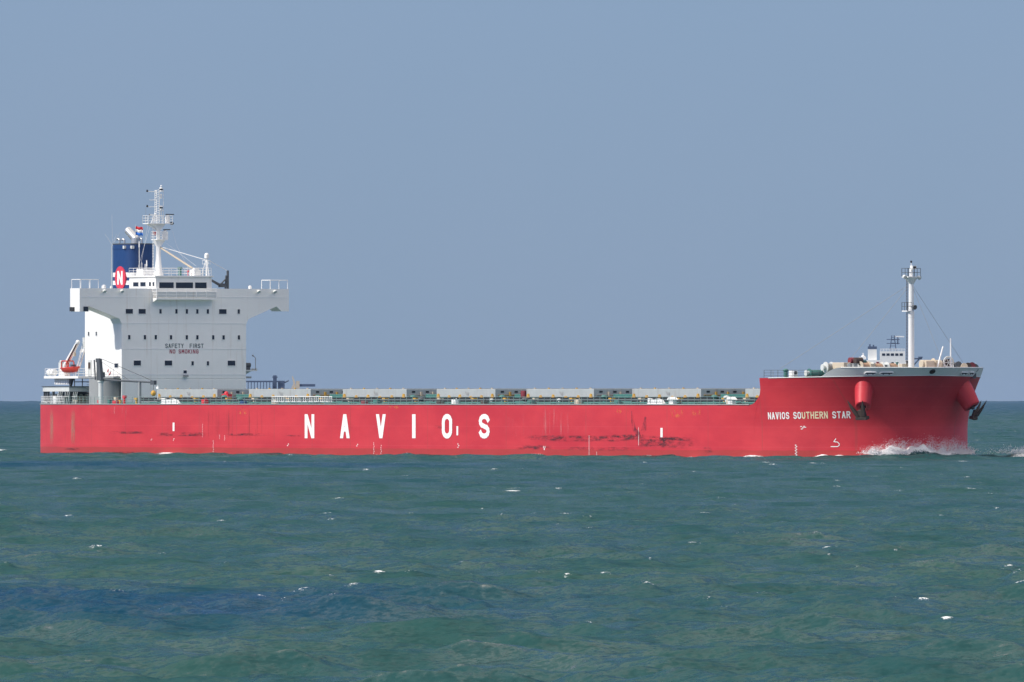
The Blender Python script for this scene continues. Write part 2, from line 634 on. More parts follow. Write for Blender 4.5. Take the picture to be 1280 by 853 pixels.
    side_f = np.where((px < xc + 12) & (px > 4), np.exp(-(np.clip(dist, 0, 99) / 1.8) ** 2), 0) * np.clip(0.10 + 1.25 * sn(px / 5.5, py * 0, 41, 12), 0, 1.2)
    Z[i0:i1] += np.where(keep, 0.40 * side_f, 0)
    # the wave thrown off to port of the stem
    pl = np.exp(-((px - 212) / 3.2) ** 2 - ((py - 16.5) / 4.5) ** 2)
    Z[i0:i1] += 0.75 * pl * rag
    foam[i0:i1] = np.maximum(foam[i0:i1], np.where(keep, np.maximum(fb, side_f), 0))
    foam[i0:i1] = np.maximum(foam[i0:i1], 1.1 * pl)
    X2, Y2 = X + SX, Y + SY
    co = np.stack([X2, Y2, Z - 0.22], -1).reshape(-1, 3).astype(np.float32)
    idx = np.arange(nr * nc).reshape(nr, nc)
    q4 = np.stack([idx[:-1, :-1], idx[:-1, 1:], idx[1:, 1:], idx[1:, :-1]], -1).reshape(-1, 4)
    me = bpy.data.meshes.new('sea')
    me.vertices.add(len(co))
    me.vertices.foreach_set('co', co.ravel())
    me.loops.add(q4.size)
    me.loops.foreach_set('vertex_index', q4.ravel().astype(np.int32))
    me.polygons.add(len(q4))
    me.polygons.foreach_set('loop_start', np.arange(0, q4.size, 4, dtype=np.int32))
    me.polygons.foreach_set('use_smooth', np.ones(len(q4), dtype=bool))
    for nm, arr in (('foam', foam), ('silt_shade', silt_shade)):
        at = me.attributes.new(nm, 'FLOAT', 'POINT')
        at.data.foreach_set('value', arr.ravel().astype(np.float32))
    me.materials.append(M_SEA)
    me.update(calc_edges=True)
    o = bpy.data.objects.new('sea', me)
    col.objects.link(o)
    tag(o, 'choppy green sea with painted blue cloud-shadow bands and scattered whitecaps', 'sea', kind='structure')
    return o


build_sea()

# ------------------------------------------------------------------ the bulk carrier
ship = empty('bulk_carrier', SHIP, -HEAD)
tag(ship, 'long red bulk carrier with white bridge block under way on green sea', 'ship')


def side_y(x):
    """half breadth of the deck edge aft of the bow"""
    return B - 6.1 * (1 - x / 34.0) ** 2 if x < 34 else B


def top_z(t):
    """upper edge of the red shell along the starboard bow"""
    k = [(0.0, DECK), (0.37, DECK), (0.385, 6.5), (0.40, 6.75), (0.412, 7.2), (0.420, 7.9), (0.4205, 9.66), (1.0, 9.86), (1.571, 9.98)]
    for (a, za), (b, zb) in zip(k[:-1], k[1:]):
        if t <= b:
            return za + (zb - za) * (t - a) / (b - a)
    return k[-1][1]


def warp(t, z):
    s = min(1, max(0, (z - 7.9) / 1.75))
    return t - 0.046 * s * s * math.exp(-((t - 0.42) / 0.09) ** 2)


def hull_mesh():
    cols = []                                                     # each column: list of points, bottom to top
    NZ = 26
    xs = [0, .4, 1, 2, 4, 6, 9, 12, 16, 20, 25, 30, 34] + list(np.linspace(40, 186, 40))
    ts = [0.0, .06, .12, .18, .24, .3, .34, .37, .385, .40, .412, .420, .4205, .43, .45, .48] + list(np.linspace(.52, 1.571, 34))
    for x in xs:
        c = []
        for k in range(NZ):
            z = -3.5 + (DECK + 3.5) * k / (NZ - 1)
            y = -side_y(x)
            if x < 0.4:
                y += 0.35
            c.append((x, y, z))
        cols.append(c)
    for t in ts:
        tz = top_z(t)
        c = []
        for k in range(NZ):
            z = -3.5 + (tz + 3.5) * k / (NZ - 1)
            p = bow_pt(warp(t, z), z)
            c.append(tuple(p))
        cols.append(c)
    port = [[(p[0], -p[1], p[2]) for p in c] for c in reversed(cols[:-1])]
    cols = cols + port
    mb = MB()
    n = len(cols)
    mb.v = [p for c in cols for p in c]
    for i in range(n):
        j = (i + 1) % n                                           # the last strip closes the transom
        for k in range(NZ - 1):
            mb.f.append((i * NZ + k, j * NZ + k, j * NZ + k + 1, i * NZ + k + 1))
            mb.mi.append(0)
    return mb


hull = hull_mesh().build('hull', M_HULL, ship, smooth=True, auto=35)

# decks
mb = MB()
out = [(x, -side_y(x) + 0.02) for x in (0.1, 2, 4, 8, 12, 18, 24, 30, 34, 100, 186)] + \
      [(bow_pt(t, DECK - .3).x - .3, bow_pt(t, DECK - .3).y + 0.12) for t in (.1, .2, .3, .4, .6, .8, 1.0)]
poly = out + [(x, -y) for x, y in reversed(out)]
mb.prism(poly, 'z', DECK - 0.25, DECK - 0.03)
mb.build('main_deck', M_GREEN, ship)
mb = MB()
out = [(bow_pt(t, 9.2).x - .25, bow_pt(t, 9.2).y + 0.25) for t in (.44, .5, .6, .7, .8, .9, 1.0, 1.1, 1.2, 1.3, 1.4, 1.5)]
poly = out + [(x, -y) for x, y in reversed(out)]
mb.prism(poly, 'z', 9.35, 9.6)
mb.build('forecastle_deck', M_GREEN, ship)
mb = MB()
y0 = bow_pt(.42, 8).y
mb.box(200.2, 200.5, -12.6, 12.6, DECK, 9.35)
fb = mb.build('forecastle_bulkhead', M_PALE, ship)


def shell_pt(u, z, off=0.02):
    """u<0 means x along the flat side is -u metres ... plain x for flat side"""
    return Vector((u, -side_y(u) - off, z))


# gunwale strip along the deck edge
for sgn in (-1, 1):
    mb = MB()
    pts = [(x, sgn * (side_y(x) + 0.03)) for x in (0.3, 4, 8, 12, 18, 24, 30, 34, 100, 187)] + \
          [(bow_pt(t, DECK).x, sgn * (-bow_pt(t, DECK).y + .03)) for t in (.1, .2, .3, .36)]
    for (xa, ya), (xb, yb) in zip(pts[:-1], pts[1:]):
        mb.tube((xa, ya, DECK + 0.02), (xb, yb, DECK + 0.02), 0.075, n=6)
    mb.build('gunwale', M_GREY, ship)

# grey bulwark round the forecastle
mb = MB()
NB = 80
t0 = 0.80
for i in range(NB):
    t = t0 + (math.pi - 2 * t0) * i / (NB - 1)
    tq = min(t, math.pi - t)
    zb = top_z(tq) - 0.01
    u = min(1, max(0, (tq - t0) / 0.10))
    zt = zb + 0.08 + (10.92 - zb - 0.08) * (1 - (1 - u) ** 2.2)
    for z, off in ((zb, 0.04), (zb + (zt - zb) * .5, 0.04), (zt, 0.04), (zt, -0.12), (zb, -0.12)):
        p = bow_pt(t, z)
        nrm = Vector((math.sin(t) / 24, -math.cos(t) / 16.1, 0)).normalized()
        mb.v.append(tuple(p + nrm * off))
for i in range(NB - 1):
    for k in range(5):
        a, b2 = i * 5 + k, i * 5 + (k + 1) % 5
        mb.f.append((a, a + 5, b2 + 5, b2))
        mb.mi.append(0)
bulwark = mb.build('bulwark', M_WHITE, ship, smooth=True, auto=40)
# rolled edge on the bulwark and a rubbing moulding under it
mb = MB()
prev = None
for i in range(NB):
    t = .9 + (math.pi - 1.8) * i / (NB - 1)
    p = bow_pt(t, 10.93)
    if prev is not None:
        mb.tube(prev, p, 0.07, n=6, cap=False)
    prev = p
mb.build('cap_rail', M_WHITE, bulwark)
mb = MB()
prev = None
for i in range(NB):
    t = .44 + (math.pi - .88) * i / (NB - 1)
    z = top_z(min(t, math.pi - t))
    nrm = Vector((math.sin(t) / 24, -math.cos(t) / 16.1, 0)).normalized()
    p = bow_pt(t, z) + nrm * 0.03
    if prev is not None:
        mb.tube(prev, p, 0.045, n=5, cap=False)
    prev = p
mb.build('moulding', M_WHITE2, bulwark)


def bow_frame(t, z):
    p = bow_pt(t, z)
    d = (bow_pt(t + .01, z) - bow_pt(t - .01, z)).normalized()
    up = (bow_pt(t, z + .05) - bow_pt(t, z - .05)).normalized()
    nrm = d.cross(up).normalized()
    return p, d, up, nrm


# mooring chocks in the bulwark: white lipped oval openings
def chock(ta, tb, z, hh, name='mooring_chock', holes=2):
    m1, m2 = MB(), MB()
    tm = (ta + tb) / 2
    p, d, up, nrm = bow_frame(tm, z)
    half = (bow_pt(tb, z) - bow_pt(ta, z)).length / 2
    N = 20
    pts = []
    for k in range(N):
        a = 2 * math.pi * k / N
        cx = (half - hh) * (1 if math.cos(a) > 0 else -1) * (1 if abs(math.cos(a)) > 1e-3 else 0) + hh * math.cos(a)
        cy = hh * math.sin(a)
        pts.append(p + d * cx + up * cy + nrm * 0.09)
    for k in range(N):
        m1.tube(pts[k], pts[(k + 1) % N], 0.085, n=6)
    o = m1.build(name, M_WHITE2, bulwark)
    m2.quad(*[q - nrm * 0.03 for q in pts])
    for k in range(holes):
        c = p + d * (half * .9 * ((k + .5) / holes * 2 - 1)) + nrm * 0.1
        m2.tube(c - up * hh * .7, c + up * hh * .7, 0.09, n=8)
    m2.build('chock_opening', M_DARK, bulwark)


for s in (1, -1):
    for a, b2 in ((1.075, 1.155), (1.178, 1.272)):
        if s == -1:
            a, b2 = math.pi - b2, math.pi - a
        chock(a, b2, 10.28, 0.2)
m1, m2 = MB(), MB()
p, d, up, nrm = bow_frame(1.571, 10.5)
for k in range(18):
    a, b2 = 2 * math.pi * k / 18, 2 * math.pi * (k + 1) / 18
    f = lambda w: p + d * .30 * math.cos(w) + up * .30 * math.sin(w) + nrm * .1
    m1.tube(f(a), f(b2), 0.09, n=6)
m1.build('centre_chock', M_BLACK, bulwark)
m2.tube(p + nrm * .06, p + nrm * .13, 0.26, n=16)
m2.ball(p + nrm * .14 - up * .05, 0.12)
m2.build('chock_opening', M_RUST, bulwark)

# ------------------------------------------------------------------ anchors in their bolsters
def anchor_set(side):
    t = 1.122 if side < 0 else math.pi - 1.122
    p, d, up, nrm = bow_frame(t, 8.05)
    out = (nrm * 0.80 + Vector((0, 0, -0.62))).normalized()
    if out.dot(nrm) < 0:
        out = -out
    mb = MB()
    base = p - out * 0.8 + up * .1
    tip = p + out * 2.3
    ax = (tip - base).normalized()
    a = ax.cross(Vector((0, 0, 1))).normalized()
    b2 = a.cross(ax)
    N = 28
    prof = [(0.0, 1.16), (0.3, 1.13), (0.62, 1.06), (0.92, .96), (0.97, .93), (1.0, .82), (1.0, 0.38)]
    for f, r in prof:
        c = base.lerp(tip, f)
        for k in range(N):
            w = 2 * math.pi * k / N
            mb.v.append(tuple(c + a * r * math.cos(w) + b2 * r * 1.15 * math.sin(w)))
    for i in range(len(prof) - 1):
        for k in range(N):
            j = (k + 1) % N
            mb.f.append((i * N + k, i * N + j, (i + 1) * N + j, (i + 1) * N + k))
            mb.mi.append(0)
    bol = mb.build('anchor_bolster', M_HULL, ship, smooth=True, auto=40)
    # stockless anchor: shank housed in the pipe, crown and two pointed flukes hung against the lip
    root = MB()
    c = tip + ax * 0.10
    dn = Vector((0, 0, -1))
    oh = Vector((ax.x, ax.y, 0)).normalized()
    sd = oh.cross(dn).normalized()
    tw = R(38) * (1 if side < 0 else -1)
    sd, oh = sd * math.cos(tw) + oh * math.sin(tw), oh * math.cos(tw) - sd * math.sin(tw)
    root.tube(tip - ax * .6, c + ax * .25, 0.2, n=8)                      # shank, drawn up into the pipe

    def blk(o, e1, e2, e3, top=1.0):
        i = len(root.v)
        for sx in (-1, 1):
            for sy in (-1, 1):
                for sz in (-1, 1):
                    k_ = top if sy < 0 else 1.0
                    root.v.append(tuple(o + e1 * sx * k_ + e2 * sy + e3 * sz))
        for q in ((0, 1, 3, 2), (4, 6, 7, 5), (0, 4, 5, 1), (2, 3, 7, 6), (0, 2, 6, 4), (1, 5, 7, 3)):
            root.f.append(tuple(i + k for k in q))
            root.mi.append(0)
    cr_ = c + oh * .30 + dn * .62
    lean = (dn * .92 - oh * .30).normalized()                             # the anchor hangs a little inwards at its foot
    o2 = lean.cross(sd).normalized()
    if o2.dot(oh) < 0:
        o2 = -o2
    blk(cr_ + lean * .2, sd * 0.42, lean * 0.50, o2 * 0.20, .75)                      # crown
    blk(cr_ + lean * .58, sd * 0.80, lean * 0.16, o2 * 0.27)              # tripping palm across the foot
    for s_ in (-1, 1):                                                     # flukes stand up and spread to points
        i = len(root.v)
        o1 = cr_ + sd * s_ * 0.42 + lean * .35 + o2 * .12
        tipf = cr_ + sd * s_ * 1.15 - lean * 1.7 + o2 * 0.55
        mid = o1.lerp(tipf, .5) + o2 * .05
        for base_, w_, th_ in ((o1, .27, .18), (mid, .20, .11)):
            for e in (sd * w_ + o2 * th_, -sd * w_ + o2 * th_, -sd * w_ - o2 * th_, sd * w_ - o2 * th_):
                root.v.append(tuple(base_ + e))
        root.v.append(tuple(tipf))
        for q in ((0, 1, 5, 4), (1, 2, 6, 5), (2, 3, 7, 6), (3, 0, 4, 7), (4, 5, 8), (5, 6, 8), (6, 7, 8), (7, 4, 8), (3, 2, 1, 0)):
            root.f.append(tuple(i + k for k in q))
            root.mi.append(0)
    ctr = cr_.copy()
    root.v = [tuple(ctr + (Vector(q) - ctr) * 1.15) for q in root.v]
    an = root.build('anchor', M_RUST, ship, bevel=0.03)
    return bol, an


for side in (-1, 1):
    anchor_set(side)

# ------------------------------------------------------------------ lettering and marks on the shell
def arc(cx, cy, rx, ry, a0, a1, n=8):
    return [(cx + rx * math.cos(R(a0 + (a1 - a0) * k / n)), cy + ry * math.sin(R(a0 + (a1 - a0) * k / n))) for k in range(n + 1)]


GL = {
    'A': [[(0, 0), (.5, 1)], [(.5, 1), (1, 0)], [(.2, .34), (.8, .34)]],
    'E': [[(0, 0), (0, 1)], [(0, 1), (1, 1)], [(0, .52), (.85, .52)], [(0, 0), (1, 0)]],
    'F': [[(0, 0), (0, 1)], [(0, 1), (1, 1)], [(0, .5), (.8, .5)]],
    'G': [arc(.5, .72, .5, .28, 10, 180, 6) + arc(.5, .28, .5, .28, 180, 360, 6) + [(1, .46)], [(.55, .46), (1, .46)]],
    'H': [[(0, 0), (0, 1)], [(1, 0), (1, 1)], [(0, .5), (1, .5)]],
    'I': [[(.5, 0), (.5, 1)]],
    'K': [[(0, 0), (0, 1)], [(1, 1), (0, .42)], [(.35, .6), (1, 0)]],
    'M': [[(0, 0), (0, 1)], [(0, 1), (.5, .3)], [(.5, .3), (1, 1)], [(1, 1), (1, 0)]],
    'N': [[(0, 0), (0, 1)], [(0, 1), (1, 0)], [(1, 0), (1, 1)]],
    'O': [arc(.5, .70, .5, .30, 0, 180, 8) + arc(.5, .30, .5, .30, 180, 360, 8) + [(1, .70)]],
    'R': [[(0, 0), (0, 1)], [(0, 1), (.6, 1)] + arc(.6, .76, .4, .24, 90, -90, 6) + [(0, .52)], [(.5, .52), (1, 0)]],
    'S': [arc(.5, .755, .5, .245, 15, 230, 8) + [(.72, .45)] + arc(.5, .245, .5, .245, 50, -165, 8)],
    'T': [[(.5, 0), (.5, 1)], [(0, 1), (1, 1)]],
    'U': [[(0, 1), (0, .30)] + arc(.5, .30, .5, .30, 180, 360, 8) + [(1, 1)]],
    'V': [[(0, 1), (.5, 0)], [(.5, 0), (1, 1)]],
    'Y': [[(0, 1), (.5, .48)], [(1, 1), (.5, .48)], [(.5, .48), (.5, 0)]],
}


def letter(ch, w, h, th, tv, place, parent, mat, name='letter'):
    """strokes of thickness th (across) / tv (up) drawn as strips, clipped to the letter's height; place maps (u,v,lift) to the surface"""
    mb = MB()
    lift = 0
    for poly in GL[ch]:
        pts = [(th / 2 + p[0] * (w - th), tv / 2 + p[1] * (h - tv)) for p in poly]
        for k in range(len(pts) - 1):
            (x0, y0), (x1, y1) = pts[k], pts[k + 1]
            L = math.hypot(x1 - x0, y1 - y0)
            if L < 1e-6:
                continue
            dx, dy = (x1 - x0) / L, (y1 - y0) / L
            ext = 0.5 if len(pts) == 2 else 0.28
            ex = abs(dx) * th + abs(dy) * tv
            if ch in 'NAVMY' and abs(dx) > .05 and abs(dy) > .05:
                # slanted strokes end flush with the top and bottom of the letter
                wx = th * (1.05 if ch == 'N' else 1.1)
                ya, yb = (0, h) if dy > 0 else (h, 0)
                if ch == 'Y':
                    ya, yb = h, y1
                if ch == 'M':
                    ya, yb = (h, y1) if dy < 0 else (y0, h)
                quad = [(x0 - wx / 2, ya), (x0 + wx / 2, ya), (x1 + wx / 2, yb), (x1 - wx / 2, yb)]
                if ch == 'N':
                    quad = [(0, h), (wx, h), (w, 0), (w - wx, 0)]
            else:
                x0e, y0e, x1e, y1e = x0 - dx * ext * ex, y0 - dy * ext * ex, x1 + dx * ext * ex, y1 + dy * ext * ex
                nx, ny = -dy * th / 2, dx * tv / 2
                quad = [(x0e + nx, y0e + ny), (x1e + nx, y1e + ny), (x1e - nx, y1e - ny), (x0e - nx, y0e - ny)]
            steps = 3
            lift += 0.0012
            for s in range(steps):
                fa, fb_ = s / steps, (s + 1) / steps
                A = [quad[0][i] + (quad[1][i] - quad[0][i]) * fa for i in (0, 1)]
                Bq = [quad[0][i] + (quad[1][i] - quad[0][i]) * fb_ for i in (0, 1)]
                Cq = [quad[3][i] + (quad[2][i] - quad[3][i]) * fb_ for i in (0, 1)]
                Dq = [quad[3][i] + (quad[2][i] - quad[3][i]) * fa for i in (0, 1)]
                if ch in 'NAVMY' and abs(dx) > .05:
                    A, Bq, Cq, Dq = [[quad[0][i] + (quad[3][i] - quad[0][i]) * fa for i in (0, 1)],
                                     [quad[1][i] + (quad[2][i] - quad[1][i]) * fa for i in (0, 1)],
                                     [quad[1][i] + (quad[2][i] - quad[1][i]) * fb_ for i in (0, 1)],
                                     [quad[0][i] + (quad[3][i] - quad[0][i]) * fb_ for i in (0, 1)]]
                mb.quad(*[place(q[0], q[1], lift) for q in (A, Bq, Cq, Dq)])
    return mb.build(name, mat, parent)


# company name amidships, tall spaced letters
for ch, x0, x1, z0, z1 in (('N', 84.2, 86.75, 2.10, 5.16), ('A', 93.6, 96.1, 2.12, 5.17), ('V', 103.1, 105.6, 2.14, 5.18),
                           ('I', 112.5, 113.45, 2.16, 5.18), ('O', 120.3, 122.95, 2.15, 5.21), ('S', 129.85, 132.6, 2.17, 5.22)):
    letter(ch, x1 - x0, z1 - z0, 0.74 if ch != 'I' else 0.9, 0.60, lambda u, v, l_, x0=x0, z0=z0: (x0 + u, -B - 0.02 - l_, z0 + v), hull, M_LET)

# ship's name on the bow, following the curved shell
def arclen_table(z):
    t, s, tab = 0.3, 0.0, [(0.3, 0.0)]
    p = bow_pt(t, z)
    while t < 1.5:
        t += 0.005
        q = bow_pt(t, z)
        s += (q - p).length
        p = q
        tab.append((t, s))
    return tab


tab = arclen_table(5.1)
def t_of_s(s):
    for (ta, sa), (tb, sb) in zip(tab[:-1], tab[1:]):
        if s <= sb:
            return ta + (tb - ta) * (s - sa) / max(1e-9, sb - sa)
    return tab[-1][0]


def s_of_t(t):
    for (ta, sa), (tb, sb) in zip(tab[:-1], tab[1:]):
        if t <= tb:
            return sa + (sb - sa) * (t - ta) / (tb - ta)
    return tab[-1][1]


s0, s1 = s_of_t(0.519), s_of_t(1.080)
words = 'NAVIOS SOUTHERN STAR'
wid = {'I': 0.5, ' ': 0.75}
tot = sum(wid.get(c, 1.0) + 0.22 for c in words) - .22
# the view foreshortens the after letters: pitch along the shell is even
unit = (s1 - s0) / tot
s = s0
for i, ch in enumerate(words):
    w = wid.get(ch, 1.0) * unit
    if ch != ' ':
        f = i / (len(words) - 1)
        zb = 4.62 + 0.15 * f
        def place(u, v, l_, s=s, zb=zb):
            t = t_of_s(s + u)
            p0, d0, up0, n0 = bow_frame(t, zb)
            rate = (bow_pt(t + .01, zb) - p0).length / .01
            for _ in range(2):                                   # plumb letters: slide back along the shell as it flares
                t -= (bow_pt(t, zb + v) - p0).dot(d0) / rate
            p, d, up, nrm = bow_frame(t, zb + v)
            return tuple(p + nrm * (0.02 + l_))
        letter(ch, w, 0.86, w * .27 if ch != 'I' else w * .62, 0.16, place, hull,
               M_LETY if words[:i].count(' ') == 1 and i > 8 else M_LET, 'name_letter')
    s += w + 0.22 * unit


def plate_patch(name, mat, x0, x1, z0, z1, off=0.012, n=10):
    """a thin worn patch lying on the flat side"""
    mb = MB()
    for k in range(n):
        a, b_ = x0 + (x1 - x0) * k / n, x0 + (x1 - x0) * (k + 1) / n
        mb.quad((a, -side_y(a) - off, z0), (b_, -side_y(b_) - off, z0), (b_, -side_y(b_) - off, z1), (a, -side_y(a) - off, z1))
    o = mb.build(name, mat, hull, recalc=False)
    uv = o.data.uv_layers.new(name='UVMap')
    for k, pol in enumerate(o.data.polygons):
        for li, (cu, cv) in zip(pol.loop_indices, ((k / n, 0), ((k + 1) / n, 0), ((k + 1) / n, 1), (k / n, 1))):
            uv.data[li].uv = (cu, cv)
    return o


M_SCUFF = decal('black_fender_scuff', (0.045, 0.022, 0.03), 0.40, 0.66, 1.3, (0.35, 1.0, 1.6), True, 0.72)
M_SCUFF2 = decal('grey_rub_scuff', (0.08, 0.03, 0.04), 0.42, 0.70, 1.3, (0.5, 1.0, 1.8), True, 0.5)
M_STREAK = decal('pale_water_streak', (0.78, 0.45, 0.44), 0.52, 0.80, 1.0, (2.6, 1.0, 0.12), True, 0.45)
M_DSTREAK = decal('dark_run_streak', (0.20, 0.05, 0.045), 0.52, 0.75, 1.0, (1.4, 1.0, 0.06), True, 0.5)
M_PRIMER = decal('orange_primer_touch', (0.78, 0.26, 0.06), 0.50, 0.64, 2.2, (1.0, 1.0, .5), True, 0.55)
M_PUTTY = decal('worn_grey_strip', (0.42, 0.22, 0.16), 0.30, 0.60, 1.0, (2.0, 1.0, 0.4), True, 0.55)
for (x0, x1, z0, z1, m_) in (
        # aft rubbing marks
        (30.5, 41.5, 2.55, 2.95, M_SCUFF), (43, 58.5, 2.25, 2.85, M_SCUFF), (62, 75, 2.35, 2.75, M_SCUFF), (78, 84, 2.3, 2.55, M_SCUFF2),
        (14.5, 21.5, .35, .75, M_SCUFF), (25.5, 41, -.05, .30, M_SCUFF), (52, 56, 2.35, 2.6, M_SCUFF2),
        # midship tug and fender marks
        (144, 170, 1.75, 2.65, M_SCUFF), (138, 149, .75, 1.45, M_SCUFF), (150, 171, .65, 1.25, M_SCUFF2), (162, 173, 2.0, 2.8, M_SCUFF),
        (141, 152, 1.9, 2.7, M_SCUFF2), (169, 180, 1.0, 2.7, M_SCUFF), (173, 186, 0.9, 2.5, M_SCUFF2), (172, 184, 1.9, 2.5, M_SCUFF),
        (186, 189, .4, 1.3, M_SCUFF2), (118, 122, 3.3, 3.9, M_SCUFF2),
        (138, 160, 2.3, 6.2, M_STREAK), (135, 150, 2.0, 5.0, M_STREAK), (30, 37, 5.0, 6.2, M_STREAK),
        (54, 76, 1.6, 6.1, M_DSTREAK), (92, 100, 2.0, 6.0, M_DSTREAK), (112, 118, 2.3, 6.0, M_DSTREAK), (7, 9.5, .8, 6.0, M_PUTTY), (17.5, 19.5, .9, 6.0, M_PUTTY),
        (178, 181.5, 4.7, 6.0, M_PRIMER), (183, 186, 5.0, 6.1, M_PRIMER), (164, 168, 5.3, 5.9, M_PRIMER), (106, 110, 5.8, 6.25, M_PRIMER), (66, 70, 5.0, 5.9, M_PRIMER)):
    plate_patch('worn_patch', m_, x0, x1, z0, z1, 0.010 + 0.002 * (hash((x0, z0)) % 5))
# V-shaped tug scrape
M_VEE = decal('tug_scrape', (0.06, 0.022, 0.04), 0.40, 0.66, 2.2, (1.0, 1.0, 0.5), False, 0.75)
mb = MB()
for (xa, za, xb, zb, w0, w1) in ((168.6, 5.6, 169.0, 3.6, .12, .5), (169.0, 3.6, 170.6, 2.5, .5, .9), (172.0, 4.9, 171.6, 3.3, .2, .6), (171.6, 3.3, 170.6, 2.5, .6, .8)):
    mb.quad((xa - w0, -B - .024, za), (xa + w0, -B - .024, za), (xb + w1, -B - .024, zb), (xb - w1, -B - .024, zb))
mb.build('worn_patch', M_VEE, hull, recalc=False)

# white upright marks, draught figures and load line marks
def mark(name, rects, mat=M_LET, off=0.022):
    mb = MB()
    for (x0, x1, z0, z1) in rects:
        mb.quad((x0, -side_y(x0) - off, z0), (x1, -side_y(x1) - off, z0), (x1, -side_y(x1) - off, z1), (x0, -side_y(x0) - off, z1))
    return mb.build(name, mat, hull)


mark('tug_mark', [(48.5, 49.0, 2.95, 4.05)])
mark('tug_mark', [(124.05, 124.5, 2.55, 3.7)])
mark('tug_mark', [(175.75, 176.3, 2.4, 3.55)])
def _fine(o):
    o['kind'] = 'stuff'
    return o


def dots(x, z0, z1, n, w=.16):
    return [(x + (w * .9 if k % 3 == 1 else 0), x + w + (w * .9 if k % 3 == 1 else 0), z0 + (z1 - z0) * k / n, z0 + (z1 - z0) * (k + .5) / n) for k in range(n)]


_fine(mark('draught_mark', dots(56.6, 2.2, 4.0, 8, .07) + dots(59.5, .3, 1.9, 6, .10) + dots(61.2, 2.0, 2.6, 3, .1) + dots(62.6, 1.8, 2.5, 4, .1)))
_fine(mark('draught_mark', dots(102.4, .2, 1.7, 7, .13) + dots(104.3, .2, 1.4, 5, .13)))
_fine(mark('draught_mark', dots(79.5, 1.1, 1.5, 2, .25)))
_fine(mark('draught_mark', dots(97.9, 1.1, 1.5, 2, .25)))
_fine(mark('draught_mark', dots(48.6, 1.75, 2.1, 2, .2) + dots(42.5, 1.75, 2.0, 2, .2)))
_fine(mark('draught_mark', [(146.3, 146.42, 1.0, 1.25), (146.7, 146.82, 1.0, 1.25), (146.46, 146.66, .75, 1.0), (157.87, 157.93, 0.1, 2.6), (159.8, 159.86, .1, .6), (170.3, 170.37, 1.4, 3.6)]))
_fine(mark('draught_mark', dots(124.3, 1.0, 1.6, 3, .25)))
mb = MB()
for k in range(9):
    t = 0.715 + (0.006 if k % 2 else 0)
    z = 0.12 + k * .17
    p, d, up, nrm = bow_frame(t, z)
    mb.quad(*[tuple(p + nrm * .022 + d * a + up * b2) for a, b2 in ((-.1, -.05), (.1, -.05), (.1, .05), (-.1, .05))])
_fine(mb.build('draught_mark', M_LET, hull))
# bulbous bow symbol
mb = MB()
sy = [(-.05, .52), (-.24, .16), (.1, .12), (.26, -.08), (.26, -.3), (.1, -.44), (-.5, -.44)]
for (a, b2), (c_, e_) in zip(sy[:-1], sy[1:]):
    pa, pb = [Vector((q[0] * 1.55, q[1], 0)) for q in ((a, b2), (c_, e_))]
    dd = (pb - pa).normalized()
    n_ = Vector((-dd.y, dd.x, 0)) * .05
    pa, pb = pa - dd * .03, pb + dd * .03
    p, d, up, nrm = bow_frame(0.99, 1.75)
    mb.quad(*[tuple(bow_pt(0.99 + q.x / 21.0, 1.75 + q.y) + nrm * .025) for q in (pa + n_, pb + n_, pb - n_, pa - n_)])
mb.build('bulb_symbol', M_LET, hull)
mb = MB()
for t, z in ((.752, 3.75), (.765, 3.6), (.772, 3.78), (.757, 3.45), (.78, 3.66)):
    p, d, up, nrm = bow_frame(t, z)
    mb.quad(*[tuple(p + nrm * .022 + d * a + up * b2) for a, b2 in ((-.14, -.05), (.14, -.03), (.12, .05), (-.12, .04))])
_fine(mb.build('thruster_mark', M_LET, hull))


